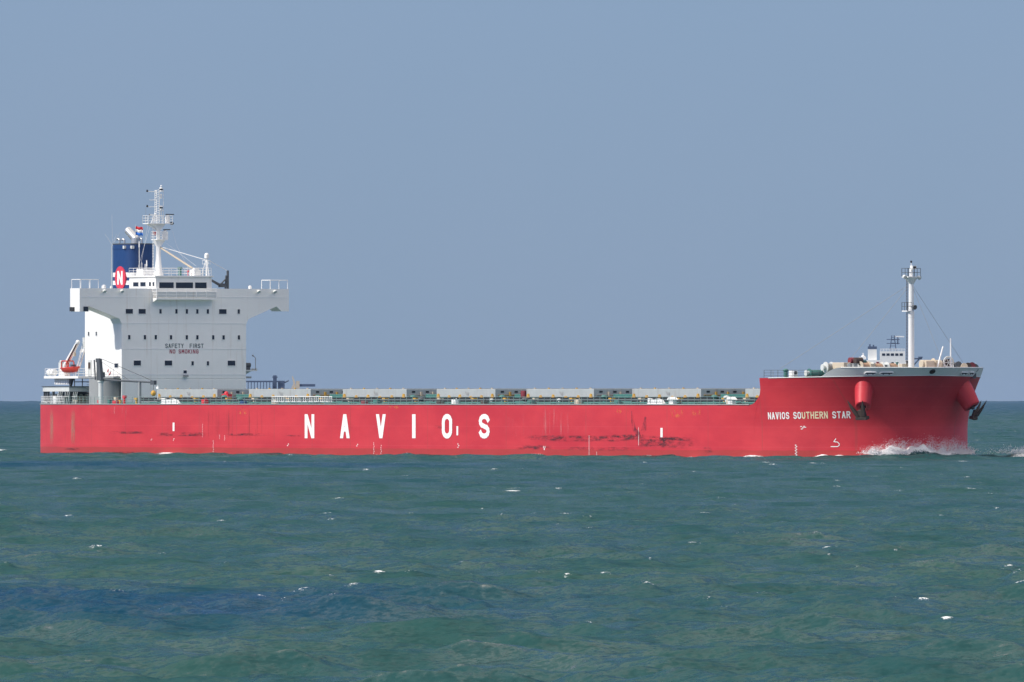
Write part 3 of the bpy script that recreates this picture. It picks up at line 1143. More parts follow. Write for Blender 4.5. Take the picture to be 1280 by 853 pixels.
# ------------------------------------------------------------------ hatches
hx = [(28.4, 44.8), (53.4, 70.1), (78.7, 95.6), (103.5, 118.75), (126.8, 144.0), (153.7, 170.9), (181.85, 195.5)]
HW = 7.6
for i, (x0, x1) in enumerate(hx):
    mb = MB()
    mb.box(x0 + .25, x1 - .25, -HW + .3, HW - .3, DECK - .05, 7.16)
    n = int((x1 - x0) / 1.6)
    for k in range(n):
        x = x0 + .5 + (x1 - x0 - 1.0) * k / (n - 1)
        for s in (-1, 1):
            mb.prism([(x - .03, DECK - .05), (x + .03, DECK - .05), (x + .03, 7.12), (x - .03, 7.12)], 'y', s * (HW - .3), s * (HW + .35))
    coam = mb.build('hatch_coaming', M_GREEN, ship)
    mb = MB()
    mb.box(x0 - .1, x1 + .1, -HW - .45, HW + .45, 7.165, 7.285)
    for s in (-1, 1):
        mb.box(x0 - 4.2 if i else x0 - 3, x1 + 4.2, s * (HW + .75) - .06, s * (HW + .75) + .06, 6.84, 7.28)
    mb.build('rim_shade_strip', M_BLACK, coam)  # black rim and side strips paint in the shaded gap under the covers
    mb = MB()
    zt = 8.36
    mb.box(x0, x1, -HW, -.03, 7.32, zt)
    mb.box(x0, x1, .03, HW, 7.32, zt)
    cov = mb.build('hatch_cover', M_HATCH, ship, bevel=0.04)
    mb = MB()                                                     # top stiffeners and lifting lugs
    for k in range(7):
        x = x0 + .8 + (x1 - x0 - 1.6) * k / 6
        mb.box(x - .06, x + .06, -HW + .1, -.2, zt, zt + .07)
        mb.box(x - .06, x + .06, .2, HW - .1, zt, zt + .07)
    _fine(mb.build('top_stiffener', M_HATCH, cov))
    for k in range(6):
        mb = MB()
        x = x0 + .6 + (x1 - x0 - 1.2) * k / 5
        h_ = .26 if k in (0, 5) else .10 + .05 * ((k * 7 + i * 3) % 3)
        mb.prism([(x - .35, 7.30), (x + .35, 7.30), (x + .12, 7.30 + h_ * 1.8), (x - .12, 7.30 + h_ * 1.8)], 'y', -HW - .16, -HW - .01)
        mb.build('wheel_bracket', M_YEL, cov)
    for k in range(5):
        mb = MB()
        x = x0 + 1.5 + (x1 - x0 - 3) * k / 4
        mb.box(x - .1, x + .1, -HW + .3, -HW + .5, zt, zt + .16)
        mb.build('lifting_lug', M_YEL if k % 2 else M_BEIGE, cov)
    mb = MB()                                                     # drive gear and pipes on the forward end
    for y in (-5.5, -3.8, -1.6, 1.2, 3.4):
        mb.box(x1, x1 + .22, y - .12, y + .12, 7.45, 8.0)
    mb.box(x1, x1 + .12, -HW + .4, HW - .4, 7.55, 7.63)
    _fine(mb.build('end_cleats', M_YEL if i % 2 else M_BEIGE, cov))
    mb = MB()
    for y in (-6.6, -4.6, -2.8, -.6):
        mb.box(x1, x1 + .05, y - .2, y + .25, 7.9, 8.12)
    _fine(mb.build('end_marking', M_BLACK, cov))
    mb = MB()
    xm = x0 + (x1 - x0) * .52
    mb.quad((xm - .5, -HW - .045, 8.05), (xm - .2, -HW - .045, 8.05), (xm + .2, -HW - .045, 7.6), (xm - .1, -HW - .045, 7.6))
    mb.quad((xm + .2, -HW - .045, 7.95), (xm + .45, -HW - .045, 7.95), (xm + .45, -HW - .045, 7.58), (xm + .2, -HW - .045, 7.58))
    _fine(mb.build('side_marking', M_GREY, cov))
    # support stools where the covers roll out
    for k, x in enumerate((x0 + 3.2, x0 + (x1 - x0) * .62, x1 + 3.0)):
        if x > 196:
            continue
        mb = MB()
        mb.box(x - .35, x + .35, -12.6, -12.0, 6.98, 7.25)
        mb.box(x - .12, x + .12, -12.5, -12.1, DECK, 6.98)
        mb.build('hatch_stool', M_YEL if k != 1 else M_BEIGE, ship)

# cross-deck houses, vents and gear between hatches
def vent(x, y, h, mat=M_WHITE2, r=.28, hood=True):
    mb = MB()
    mb.tube((x, y, DECK), (x, y, DECK + h), r * .7, n=10)
    if hood:
        mb.ball((x, y, DECK + h), r * 1.5, 12, 6, .55)
    return mb.build('deck_vent', mat, ship, smooth=True, auto=50)


for i in range(6):
    x1, x2 = hx[i][1], hx[i + 1][0]
    mb = MB()
    mb.box(x1 + 1.2, x2 - 1.2, -5.5, 5.5, DECK, 7.7)
    mb.build('cross_deck_store', M_GREEN, ship, bevel=.04)
    for y in (-9.5, 9.5):
        vent((x1 + x2) / 2 + 1.2, y, 1.0, M_GREEN)
for x in (176.7, 191.3):
    mb = MB()
    mb.box(x - .55, x + .55, -15.2, -14.7, DECK - .02, 7.0)
    mb.prism([(x - .75, 7.0), (x + .75, 7.0), (x + .1, 7.38), (x - .4, 7.3)], 'y', -15.35, -14.55)
    mb.build('white_locker', M_WHITE2, ship)
vent(145.5, -13.4, .6, M_PALE, .2); vent(187, -13.2, .9, M_PALE); vent(128.4, -13.5, .6, M_PALE, .2); vent(62, -13.5, .7, M_GREEN); vent(110, -13.4, .7, M_DARK); vent(137, -13.5, .68, M_DARK)
for (x, c) in ((54, M_RED), (96.8, M_MAROON), (116.6, M_RUST), (100, M_GREEN), (152, M_BEIGE), (29.5, M_RED), (64.5, M_BLUE), (73, M_BEIGE), (162, M_GREEN), (189.8, M_BEIGE), (120.5, M_WHITE2), (128, M_RUST), (84, M_GREEN), (140, M_GREEN)):
    mb = MB()
    mb.box(x - .5, x + .5, -14.6, -14.1, DECK - .02, 6.95 + .1 * math.sin(x * 7))
    mb.box(x - .35, x + .35, -14.66, -14.6, DECK + .1, 6.8)
    mb.tube((x + .3, -14.35, 6.9), (x + .3, -14.35, 7.2), .05)
    mb.build('deck_locker', c, ship, bevel=.03)
# red box on the fourth gap, small red gear aft
mb = MB()
mb.box(125.3, 126.3, -7.6, -6.6, 7.3, 8.15).box(125.45, 126.15, -7.65, -7.6, 7.45, 8.0)
mb.build('red_cabinet', M_MAROON, ship, bevel=.03)
mb = MB()
mb.box(45.3, 47.0, -7.2, -6.6, 7.3, 7.75).ball((46, -6.9, 7.8), .3)
mb.build('red_winch', M_RED, ship)

# deck pipes along both sides
for s in (-1, 1):
    for k, (y, z, m_) in enumerate(((13.0, 6.62, M_GREEN), (13.4, 6.62, M_RAIL), (13.8, 6.62, M_GREEN), (13.2, 6.95, M_DARK))):
        mb = MB()
        mb.tube((38, s * y, z), (196, s * y, z), .10, n=6)
        for x in np.arange(40, 196, 5.2):
            mb.box(x - .08, x + .08, s * y - .12, s * y + .12, DECK - .02, z)
        mb.build('deck_pipe', m_, ship)
    mb = MB()
    mb.box(22.5, 197, s * 9.9 - .1, s * 9.9 + .1, DECK - .02, 6.62)
    mb.build('deck_stringer', M_GREEN, ship)


# railings: posts and three rails, one per side
def railing(name, pts, h, step, mat, nr=3, pr=.032, rr=.022, parent=ship):
    mb = MB()
    for (a, b_) in zip(pts[:-1], pts[1:]):
        a, b_ = Vector(a), Vector(b_)
        L = (b_ - a).length
        n = max(1, int(round(L / step)))
        for k in range(n + (1 if b_ == Vector(pts[-1]) else 0)):
            p = a.lerp(b_, k / n)
            mb.tube(p, p + Vector((0, 0, h)), pr, n=5)
        for r_ in range(nr):
            z = h * (r_ + 1) / nr
            mb.tube(a + Vector((0, 0, z)), b_ + Vector((0, 0, z)), rr, n=5)
    return mb.build(name, mat, parent)


for s in (-1, 1):
    pts = [(x, s * (side_y(x) - .15), DECK) for x in (14, 18, 22, 26, 30, 34, 60, 100, 140, 187)] + \
          [(bow_pt(t, DECK).x, s * (-bow_pt(t, DECK).y - .15), DECK) for t in (.1, .2, .3, .39)]
    railing('deck_railing', pts, 0.98, 1.55, M_RAIL, 3, .034, .018)
    pts = [(x, s * (side_y(x) - .15), DECK) for x in (0.3, 3, 6, 9, 12, 14)]
    railing('stern_railing', pts, 1.05, 0.75, M_WHITE2, 3, .035, .026)
    pts = [(bow_pt(t, 9.6).x, s * (-bow_pt(t, 9.6).y - .2), 9.62) for t in (.40, .5, .6, .7, .78)]
    railing('forecastle_railing', pts, 1.0, 1.5, M_DARK, 3, .03, .02)
railing('break_railing', [(199.4, -13.8, 9.62), (199.4, 13.8, 9.62)], 1.0, 1.6, M_GREY, 3, .03, .02)

# accommodation ladder stowed flat on the rail
mb = MB()
for y in (-15.85, -15.3):
    mb.tube((74.9, y, 7.42), (90, y, 7.40), .055, n=6)
    mb.box(74.9, 90, y - .05, y + .05, 6.66, 6.80)
    for k in range(31):
        x = 75 + 14.9 * k / 30
        mb.box(x - .05, x + .05, y - .03, y + .03, 6.8, 7.4)
lad = mb.build('accommodation_ladder', M_WHITE2, ship)
mb = MB()
for k in range(44):
    x = 75.2 + 14.6 * k / 43
    mb.box(x - .10, x + .10, -15.8, -15.35, 6.72, 6.76)
mb.build('ladder_treads', M_STEEL, lad)
# pilot ladder skids, white
for x0, w in ((45.0, 4.6), (172.2, 3.8)):
    mb = MB()
    mb.prism([(x0, 6.5), (x0 + w, 6.5), (x0 + w * .85, 6.95), (x0 + w * .6, 7.15), (x0 + w * .3, 7.02), (x0, 7.2)], 'y', -15.9, -15.5)
    for k in range(5):
        mb.tube((x0 + .4 + k * w / 6, -15.95, 6.9), (x0 + .4 + k * w / 6, -15.45, 6.9), .12)
    mb.box(x0 - .1, x0 + w + .1, -15.95, -15.45, 6.44, 6.56)
    mb.build('ladder_winch', M_WHITE2, ship)

# ------------------------------------------------------------------ accommodation block
XF = 21.5
house = MB()
house.prism([(11.2, -9.25), (XF, -9.25), (XF, 9.25), (11.2, 9.25)], 'z', 9.75, 21.3)
house.box(XF - .12, XF, -9.25, 9.25, DECK - .05, 9.745)
hs = house.build('accommodation_block', M_WHITE, ship, bevel=.06)
mb = MB()
mb.prism([(XF - 9, -6.6), (XF - .13, -8.9), (XF - .13, 9.2), (XF - 9, 9.2)], 'z', DECK - .05, 9.745)
mb.build('lower_house', M_GREY, ship)  # grey paint stands in for shade below the overhanging deck
# bridge deck with its wings; the underside sweeps up from the house to the wing ends
def fz(v): return 21.546 - (v - 361) * 0.10471
def fy(u): return (u - 230.05) * 0.11875
prof = [(-15.45, 21.55), (-15.45, fz(390)), (-14.15, fz(390)), (-14.15, fz(383)), (-10.2, fz(396.5)), (-9.55, fz(399)), (-9.252, fz(405)),
        (9.252, fz(405)), (9.55, fz(399)), (10.2, fz(396.5)), (13.75, fz(383)), (14.5, fz(389)), (15.6, fz(389)), (15.6, 21.55)]
mb = MB()
mb.prism(prof, 'x', 18.85, XF + .012)
wings = mb.build('bridge_wings', M_WHITE, ship)
mb = MB()                                                           # deck of the bridge behind the bulwark
mb.box(11.2, 18.84, -9.2, 9.2, 21.3, 21.36)
mb.build('bridge_deck', M_GREY, wings)
# raised white weld seams across the front at every deck
for v in (371.5, 404.2, 436.2, 468.3):
    z = fz(v)
    mb = MB()
    ya, yb = (-15.3, 15.45) if v < 380 else (-9.2, 9.2)
    mb.box(XF + .013, XF + .045, ya, yb, z - .035, z + .035)
    mb.build('deck_seam', M_LINE, hs)


def window_front(u0, u1, v0, v1, parent=hs, x=XF + .015):
    y0, y1, z0, z1 = fy(u0), fy(u1), fz(v1), fz(v0)
    mb = MB()
    t = .05
    for (a, b_, c_, d_) in ((y0 - t, y1 + t, z1, z1 + t), (y0 - t, y1 + t, z0 - t, z0), (y0 - t, y0, z0, z1), (y1, y1 + t, z0, z1)):
        mb.box(x - .01, x + .06, a, b_, c_, d_)
    mb.cur = 1
    mb.quad((x + .012, y0, z0), (x + .012, y1, z0), (x + .012, y1, z1), (x + .012, y0, z1))
    return mb.build('window', [M_WHITE2, M_GLASS], parent)


for (c_, v) in ((200.4, 389.5), (220.3, 389.5), (233.3, 389.5), (246.4, 389.5), (259.6, 389.5), (298.3, 389.5)):
    window_front(c_ - 1.5, c_ + 1.5, v - 2.8, v + 2.8)
for c_ in (161.4, 181, 194.5, 213.5, 233.3, 246.5, 266.3, 279.3, 298.5):
    window_front(c_ - 1.5, c_ + 1.5, 419.2, 424.6)
for c_ in (240.5, 259.7):
    window_front(c_ - 1.5, c_ + 1.5, 451.8, 457)
for (a, b_) in ((157, 166), (173, 182), (273.6, 283)):
    window_front(a, b_, 386.6, 392.6)
for (a, b_) in ((167, 176), (205.6, 215), (284.4, 294)):
    window_front(a, b_, 451, 457.2)
window_front(229, 233.3, 463.2, 467)
mb = MB()
mb.box(XF + .02, XF + .5, fy(229), fy(233.5), fz(471.5), fz(468.6))
mb.build('lamp_box', M_GREY, hs)
# small lights of the starboard side wall
def window_side(x0, x1, z0, z1, y, parent):
    mb = MB()
    t = .045
    for (a, b_, c_, d_) in ((x0 - t, x1 + t, z1, z1 + t), (x0 - t, x1 + t, z0 - t, z0), (x0 - t, x0, z0, z1), (x1, x1 + t, z0, z1)):
        mb.box(a, b_, y - .06, y + .01, c_, d_)
    mb.cur = 1
    mb.quad((x0, y - .012, z0), (x1, y - .012, z0), (x1, y - .012, z1), (x0, y - .012, z1))
    return mb.build('window', [M_WHITE2, M_GLASS], parent)


for x, z in ((12.35, 19.0), (14.5, 19.0), (12.35, 15.65), (14.5, 15.65)):
    window_side(x - .17, x + .17, z - .26, z + .26, -9.25, hs)
window_side(19.6, 20.6, 11.2, 11.75, -9.25, hs)
mb = MB()
mb.box(12.2, 13.1, -9.33, -9.26, 10.12, 12.2)
mb.cur = 1
mb.box(12.35, 12.95, -9.36, -9.33, 11.0, 11.9)
mb.build('side_door', [M_PALE, M_RUST], hs)

mb = MB()
mb.box(19.9, 21.4, 9.26, 10.9, 10.75, 10.9).box(19.9, 21.4, 10.85, 10.95, 10.75, 11.1)
mb.prism([(9.26, 10.1), (10.4, 10.75), (9.26, 10.75)], 'x', 20.6, 20.7)
pp = mb.build('port_platform', M_PALE, ship)
mb = MB()
mb.tube((20.6, 9.4, 11.55), (20.6, 10.3, 11.55), .3, n=12).box(20.3, 20.9, 9.4, 10.2, 10.9, 11.3)
mb.build('platform_winch', M_DARK, pp)
mb = MB()
mb.tube((21.2, 10.8, 10.9), (21.2, 10.8, 12.5), .05).tube((21.2, 10.8, 12.5), (21.2, 10.45, 12.75), .05).ball((21.2, 10.4, 12.8), .13)
mb.build('platform_lamp', M_GREY, pp)

# warnings painted across the front
def front_text(txt, u0, u1, v0, v1, mat, gap=.28, tk=.09):
    w = {' ': .8, 'I': .45}
    tot = sum(w.get(c, 1) + gap for c in txt) - gap
    un = (fy(u1) - fy(u0)) / tot
    y = fy(u0)
    for c in txt:
        ww = w.get(c, 1) * un
        if c != ' ':
            letter(c, ww, fz(v0) - fz(v1), tk, tk, lambda a, b_, l_, y=y: (XF + .02 + l_, y + a, fz(v1) + b_), hs, mat, 'sign_letter')
        y += ww + gap * un


front_text('SAFETY  FIRST', 206.5, 254.3, 429.8, 435.3, M_TXTB)
front_text('NO SMOKING', 212, 248, 437.0, 442.2, M_TXTR)

# wheelhouse on top with its window band and the walkway in front
mb = MB()
mb.prism([(13.8, -4.05), (XF - .3, -4.05), (XF - .3, 4.3), (13.8, 4.3)], 'z', 21.365, 23.05)
wh = mb.build('wheelhouse', M_WHITE, ship, bevel=.05)
mb = MB()
mb.box(13.6, XF - .1, -4.25, 4.45, 23.055, 23.24)
mb.build('wheelhouse_roof', M_WHITE, wh)
for (a, b_) in ((201.4, 219.6), (222.2, 243.8), (246.2, 260.8)):
    window_front(a - 1.3, b_ - 1.3, 353.2, 361.5, wh, XF - .29)
for x0, x1 in ((15.0, 16.5), (17.0, 18.5), (19.4, 20.0), (20.4, 20.9)):
    window_side(x0, x1, 21.85, 22.4, -4.05, wh)
mb = MB()
mb.box(XF + .05, XF + 1.25, -4.75, 4.2, 20.1, 20.32)
mb.prism([(XF + .05, 19.7), (XF + 1.25, 20.1), (XF + .05, 20.1)], 'y', -4.75, -4.6)
walk = mb.build('front_walkway', M_WHITE, ship)
railing('walkway_railing', [(XF + .1, -4.7, 20.3), (XF + 1.2, -4.7, 20.3), (XF + 1.2, 4.15, 20.3), (XF + .1, 4.15, 20.3)], 1.25, 1.45, M_WHITE2, 3, .05, .03, walk)
mb = MB()
mb.box(XF + 1.17, XF + 1.2, -4.6, 4.1, 20.4, 21.1)
mb.build('dodger_screen', M_PALE, walk)
roofrail = railing('roof_railing', [(13.9, -4.1, 23.24), (21.2, -4.1, 23.24), (21.2, 4.2, 23.24), (13.9, 4.2, 23.24), (13.9, -4.1, 23.24)], 1.0, 1.15, M_WHITE2, 3, .032, .024, wh)
# goal-post rails on the wing ends
for y0, y1 in ((-15.3, -12.6), (12.9, 15.5)):
    mb = MB()
    for x in (19.0, 21.35):
        for y in (y0, (y0 + y1) / 2, y1):
            mb.tube((x, y, 21.5), (x, y, 22.72), .045, n=6)
        mb.tube((x, y0, 22.7), (x, y1, 22.7), .045, n=6)
    for y in (y0, y1):
        mb.tube((19.0, y, 22.7), (21.35, y, 22.7), .045, n=6)
    mb.build('wing_frame', M_WHITE2, wings)
# lamps and small domes on the wings
for (y, z, r_, m_) in ((-11.4, 21.7, .28, M_WHITE2), (-10.3, 21.62, .18, M_PALE), (10.3, 21.7, .22, M_WHITE2)):
    mb = MB()
    mb.tube((20.6, y, 21.5), (20.6, y, z + .15), r_, n=10)
    mb.ball((20.6, y, z + .15), r_, 10, 6, .6)
    mb.build('wing_lamp', m_, wings, smooth=True, auto=50)
for y in (-12.0, -9.4, 10.9, 13.3):
    mb = MB()
    mb.tube((XF + .02, y, 21.15), (XF + .35, y, 21.25), .06)
    mb.tube((XF + .3, y, 21.30), (XF + .5, y, 21.1), .2, .26, n=10)
    mb.build('floodlight', M_PALE, wings)
mb = MB()
mb.box(18.95, 20.1, -15.6, -15.452, 18.55, 19.1)
mb.build('side_light', M_BLACK, wings)
mb = MB()
mb.box(XF + .015, XF + .16, -14.9, -14.25, 18.55, 19.15)
mb.build('side_light_box', M_GLASS, wings)

# signal gear on the wheelhouse roof
mb = MB()
mb.tube((18.3, 1.1, 23.24), (18.3, 1.1, 24.15), .22, n=10).tube((18.3, 1.1, 24.15), (18.3, 1.1, 24.4), .36, .3, n=12)
mb.build('green_roof_vent', M_GREEN, ship)
mb = MB()
mb.box(19.0, 20.2, 2.2, 3.2, 23.24, 24.05).box(19.2, 20.0, 2.35, 3.05, 24.05, 24.3)
mb.build('roof_cabinet', M_WHITE2, ship)
mb = MB()
mb.box(15.0, 16.9, -3.6, -2.2, 23.24, 24.1)
mb.tube((15.4, -3, 24.1), (15.4, -3, 25.0), .03).tube((16.3, -3, 24.1), (16.3, -3, 24.8), .05)
mb.build('battery_locker', M_WHITE2, ship)
mb = MB()
mb.tube((19.4, 1.7, 23.24), (19.4, 1.7, 23.75), .05)
mb.ball((19.4, 1.7, 23.85), .17)
mb.build('red_binnacle', M_RED, ship)
mb = MB()                                                           # satellite dome on a tripod
c0 = Vector((20.4, 3.95, 23.24))
for k in range(3):
    a = 2.1 * k
    mb.tube(c0 + Vector((.65 * math.cos(a), .65 * math.sin(a), 0)), c0 + Vector((0.1 * math.cos(a), .1 * math.sin(a), 2.1)), .05)
mb.tube(c0, c0 + Vector((0, 0, 2.3)), .13)
for k in range(14):
    a, b_ = 2 * math.pi * k / 14, 2 * math.pi * (k + 1) / 14
    for z in (1.55, 2.0):
        mb.tube(c0 + Vector((.55 * math.cos(a), .55 * math.sin(a), z)), c0 + Vector((.55 * math.cos(b_), .55 * math.sin(b_), z)), .025, n=4)
    if k % 3 == 0:
        mb.tube(c0 + Vector((.55 * math.cos(a), .55 * math.sin(a), 1.5)), c0 + Vector((.55 * math.cos(a), .55 * math.sin(a), 2.0)), .025, n=4)
dm = mb.build('dome_mast', M_WHITE2, ship)
mb = MB()
mb.tube(c0 + Vector((0, 0, 2.3)), c0 + Vector((0, 0, 2.7)), .30, .30, n=14).ball(c0 + Vector((0, 0, 2.7)), .30, 14, 8, 1.0)
mb.build('satellite_dome', M_WHITE2, dm, smooth=True, auto=60)
# stores davit on the port wing, folded
mb = MB()
mb.tube((20.0, 7.3, 21.5), (20.0, 7.3, 23.95), .17, n=8).tube((20.0, 6.95, 21.5), (20.0, 7.05, 23.3), .12, n=8)
mb.tube((20.0, 4.9, 22.65), (20.0, 6.3, 21.95), .16, .2, n=8).box(19.8, 20.2, 6.0, 7.0, 21.75, 22.25)
mb.tube((20.0, 6.2, 22.1), (20.0, 7.2, 23.0), .1, n=6)
mb.build('wing_davit', M_DARK, ship)

# radar mast
MX, MY = 15.0, -.35
mb = MB()
NS = 16
prof_m = [(23.24, .78, .62), (23.9, .66, .5), (25.2, .42, .36), (26.6, .30, .30), (28.0, .28, .28), (30.0, .26, .26)]
for z, a, b_ in prof_m:
    for k in range(NS):
        w = 2 * math.pi * k / NS
        mb.v.append((MX + a * math.cos(w), MY + b_ * math.sin(w), z))
for i in range(len(prof_m) - 1):
    for k in range(NS):
        j = (k + 1) % NS
        mb.f.append((i * NS + k, i * NS + j, (i + 1) * NS + j, (i + 1) * NS + k))
        mb.mi.append(0)
mb.prism([(MX - 1.3, 23.24), (MX - .2, 23.24), (MX - .2, 25.6)], 'y', MY - .05, MY + .05)
mast = mb.build('radar_mast', M_WHITE2, ship, smooth=True, auto=40)


def platform(zc, x0, x1, y0, y1, parent, name='mast_platform', rail=1.0):
    mb = MB()
    mb.box(x0, x1, y0, y1, zc, zc + .1)
    mb.prism([(max(y0, MY - .9), zc), (min(y1, MY + .9), zc), (MY + .25, zc - .8), (MY - .25, zc - .8)], 'x', MX - .3, MX + .3)
    o = mb.build(name, M_WHITE2, parent)
    railing('platform_railing', [(x0, y0, zc + .1), (x1, y0, zc + .1), (x1, y1, zc + .1), (x0, y1, zc + .1), (x0, y0, zc + .1)], rail, .75, M_WHITE2, 3, .03, .022, o)
    return o


platform(27.95, MX - .8, MX + .9, MY - .65, MY + .95, mast)
platform(30.05, MX - .8, MX + .8, MY - 1.9, MY + 1.7, mast)
mb = MB()
mb.prism([(MY - 1.9, 30.05), (MY - .2, 29.2), (MY - .2, 30.04)], 'x', MX - .1, MX + .1)
mb.build('platform_bracket', M_WHITE2, mast)
# lattice topmast with ladder, yards and lamps
mb = MB()
for (x, y) in ((MX - .25, MY - .35), (MX + .25, MY - .35), (MX, MY + .15)):
    mb.tube((x, y - (0.0), 30.1), (x, y, 34.5), .06, n=6)
for k in range(14):
    z = 30.5 + k * .3
    mb.tube((MX - .25, MY - .35, z), (MX + .25, MY - .35, z), .03, n=4)
    mb.tube((MX - .25, MY - .35, z), (MX, MY + .15, z + .2), .022, n=4)
mb.tube((MX, MY + .75, 30.1), (MX, MY + .75, 34.7), .03, n=5)
mb.tube((MX, MY + .15, 34.4), (MX, MY + .75, 34.4), .03, n=5)
for z, L in ((34.3, 1.35), (33.2, 1.0), (32.3, 1.35), (31.3, .9)):
    mb.tube((MX, MY - .3, z), (MX, MY - .3 - L, z), .045, n=5)
mb.tube((MX - .4, MY - .5, 30.1), (MX - .25, MY - .35, 31.8), .05, n=5).tube((MX - .4, MY - .9, 30.1), (MX - .25, MY - .35, 31.4), .05, n=5)
top = mb.build('topmast', M_WHITE2, mast)
mb = MB()
for (y, z) in ((-1.65, 34.32), (-1.65, 32.33)):
    mb.ball((MX, MY + y, z + .05), .14).tube((MX, MY + y, z), (MX, MY + y, z + .22), .1, n=8)
mb.build('navigation_light', M_BLACK, mast)
for z in (34.45, 32.05):
    mb = MB()
    mb.tube((MX, MY + .42, z - .15), (MX, MY + .42, z + .25), .2, n=12).tube((MX, MY + .42, z + .25), (MX, MY + .42, z + .42), .24, .2, n=12)
    mb.cur = 1
    mb.tube((MX, MY + .42, z + .05), (MX, MY + .42, z + .22), .215, n=12)
    mb.build('masthead_light', [M_WHITE2, M_BLACK], mast)
mb = MB()
mb.tube((MX, MY + .42, 33.4), (MX, MY + .42, 34.0), .13, n=10).ball((MX, MY + .42, 35.05), .12).tube((MX, MY + .42, 34.8), (MX, MY + .42, 35.1), .03)
mb.tube((MX, MY + .42, 31.0), (MX, MY + .42, 31.9), .07, n=8).box(MX - .2, MX + .2, MY + .1, MY + .7, 31.75, 31.85)
mb.build('signal_lamp', M_WHITE2, mast)
for (z, y0, y1, yc, hz) in ((31.25, 1.1, 2.3, 1.35, 30.1), (29.25, .75, 1.75, 1.0, 28.05)):
    mb = MB()
    mb.box(MX - .25, MX + .25, MY + yc - .2, MY + yc + .25, hz, z - .25)
    mb.ball((MX, MY + yc, z - .2), .27, 10, 6, .8)
    r_ = mb.build('radar_pedestal', M_WHITE2, mast, smooth=True, auto=40)
    mb = MB()
    mb.box(MX - .1, MX + .12, MY + y0, MY + y1, z, z + .14)
    mb.build('radar_scanner', M_DARK, r_, bevel=.03)
mb = MB()
mb.ball((MX + .1, MY + 1.95, 30.15), .3, 10, 6, .7)
mb.build('radar_dome', M_DARK, mast, smooth=True)
for y, z0, z1 in ((-1.8, 31.05, 32.2), (-1.25, 30.2, 31.3)):
    mb = MB()
    mb.tube((MX - .1, MY + y, 30.1), (MX - .1, MY + y, z0), .05).tube((MX - .1, MY + y, z0), (MX - .1, MY + y, z1), .018, n=5)
    mb.ball((MX - .1, MY + y, z1 if y > -1.5 else z0), .1)
    mb.build('whip_antenna', M_GREY, mast)
mb = MB()                                                            # rungs up the mast tube
for k in range(16):
    z = 24.0 + .36 * k
    mb.tube((MX - .2, MY - .75, z), (MX + .1, MY - .75, z), .025, n=4)
for y in ((MX - .2), (MX + .1)):
    mb.tube((y, MY - .75, 23.3), (y, MY - .72, 29.9), .025, n=4)
mb.build('mast_ladder', M_WHITE2, mast)
# hose boom and stays running forward from the mast
mb = MB()
mb.tube((MX + .2, MY + .2, 26.95), (19.4, 2.3, 24.25), .10, .12, n=6).tube((MX + .2, MY + .45, 26.9), (19.4, 2.6, 24.2), .05, n=6)
for k in range(9):
    f = k / 9
    mb.tube(Vector((MX + .2, MY + .2, 26.95)).lerp(Vector((19.4, 2.3, 24.25)), f), Vector((MX + .2, MY + .45, 26.9)).lerp(Vector((19.4, 2.6, 24.2)), f + .06), .03, n=4)
mb.build('signal_boom', M_BEIGE, ship)
mb = MB()
mb.path([(MX + .2, MY + .3, 27.05), (20.4, 3.7, 25.35), (20.4, 4.6, 25.1), (20.0, 7.25, 23.9)], .04, 5)
mb.path([(MX + .1, MY + 1.8, 30.0), (MX + 1, MY + 2.2, 27.2), (16.6, 3.3, 24.2)], .012, 4)
mb.path([(MX + .1, MY + 1.2, 27.5), (19.3, 3.0, 24.5)], .012, 4)
mb.path([(MX + .1, MY - 1.6, 30.0), (14.3, -2.7, 24.0)], .012, 4)
mb.path([(MX + .1, MY - 1.2, 30.0), (14.5, -3.2, 24.0)], .012, 4)
mb.build('stay_wires', M_WHITE2, ship)

# funnel: oval casing with emblem and twin stripes
FX, FYc, LX, LY = 7.3, 0.0, 2.95, 2.15
def fun_pt(w, z, off=0.0):
    n_ = 3.2
    c_, s_ = math.cos(w), math.sin(w)
    return Vector((FX + (LX + off) * math.copysign(abs(c_) ** (2 / n_), c_), FYc + (LY + off) * math.copysign(abs(s_) ** (2 / n_), s_), z))


def band(z0, z1, off, name, mat, parent, w0=0, w1=2 * math.pi, n=64, zc=None):
    mb = MB()
    for k in range(n):
        a, b_ = w0 + (w1 - w0) * k / n, w0 + (w1 - w0) * (k + 1) / n
        mb.quad(fun_pt(a, z0, off), fun_pt(b_, z0, off), fun_pt(b_, z1, off), fun_pt(a, z1, off))
    return mb.build(name, mat, parent, smooth=True)


fun = band(20.0, 27.5, 0, 'funnel', M_BLUE, ship)
mb = MB()
mb.quad(*[fun_pt(2 * math.pi * k / 48, 27.3) for k in range(48)])
mb.build('funnel_top', M_DARK, fun)
band(26.8, 26.92, .05, 'funnel_rim', M_BLUE, fun)
band(27.42, 27.56, .04, 'funnel_rim', M_DARK, fun)
band(23.15, 23.72, .012, 'white_stripe', M_LET, fun)
band(22.1, 22.65, .012, 'white_stripe', M_LET, fun)
mb = MB()                                                            # emblem: red oval on the starboard face
ey = -LY - .045
ex, ez = 7.75, 23.0
el = [(ex + 1.45 * math.cos(2 * math.pi * k / 40), ez + 1.55 * math.sin(2 * math.pi * k / 40)) for k in range(40)]
mb.prism(el, 'y', -LY + .35, ey)
emb = mb.build('funnel_emblem', M_EMB, fun)
letter('N', 1.5, 1.8, .42, .4, lambda u, v, l_: (ex - .75 + u, ey - .01 - l_, ez - .87 + v), emb, M_LET)
mb = MB()                                                            # exhaust stack leaning aft, smaller pipes
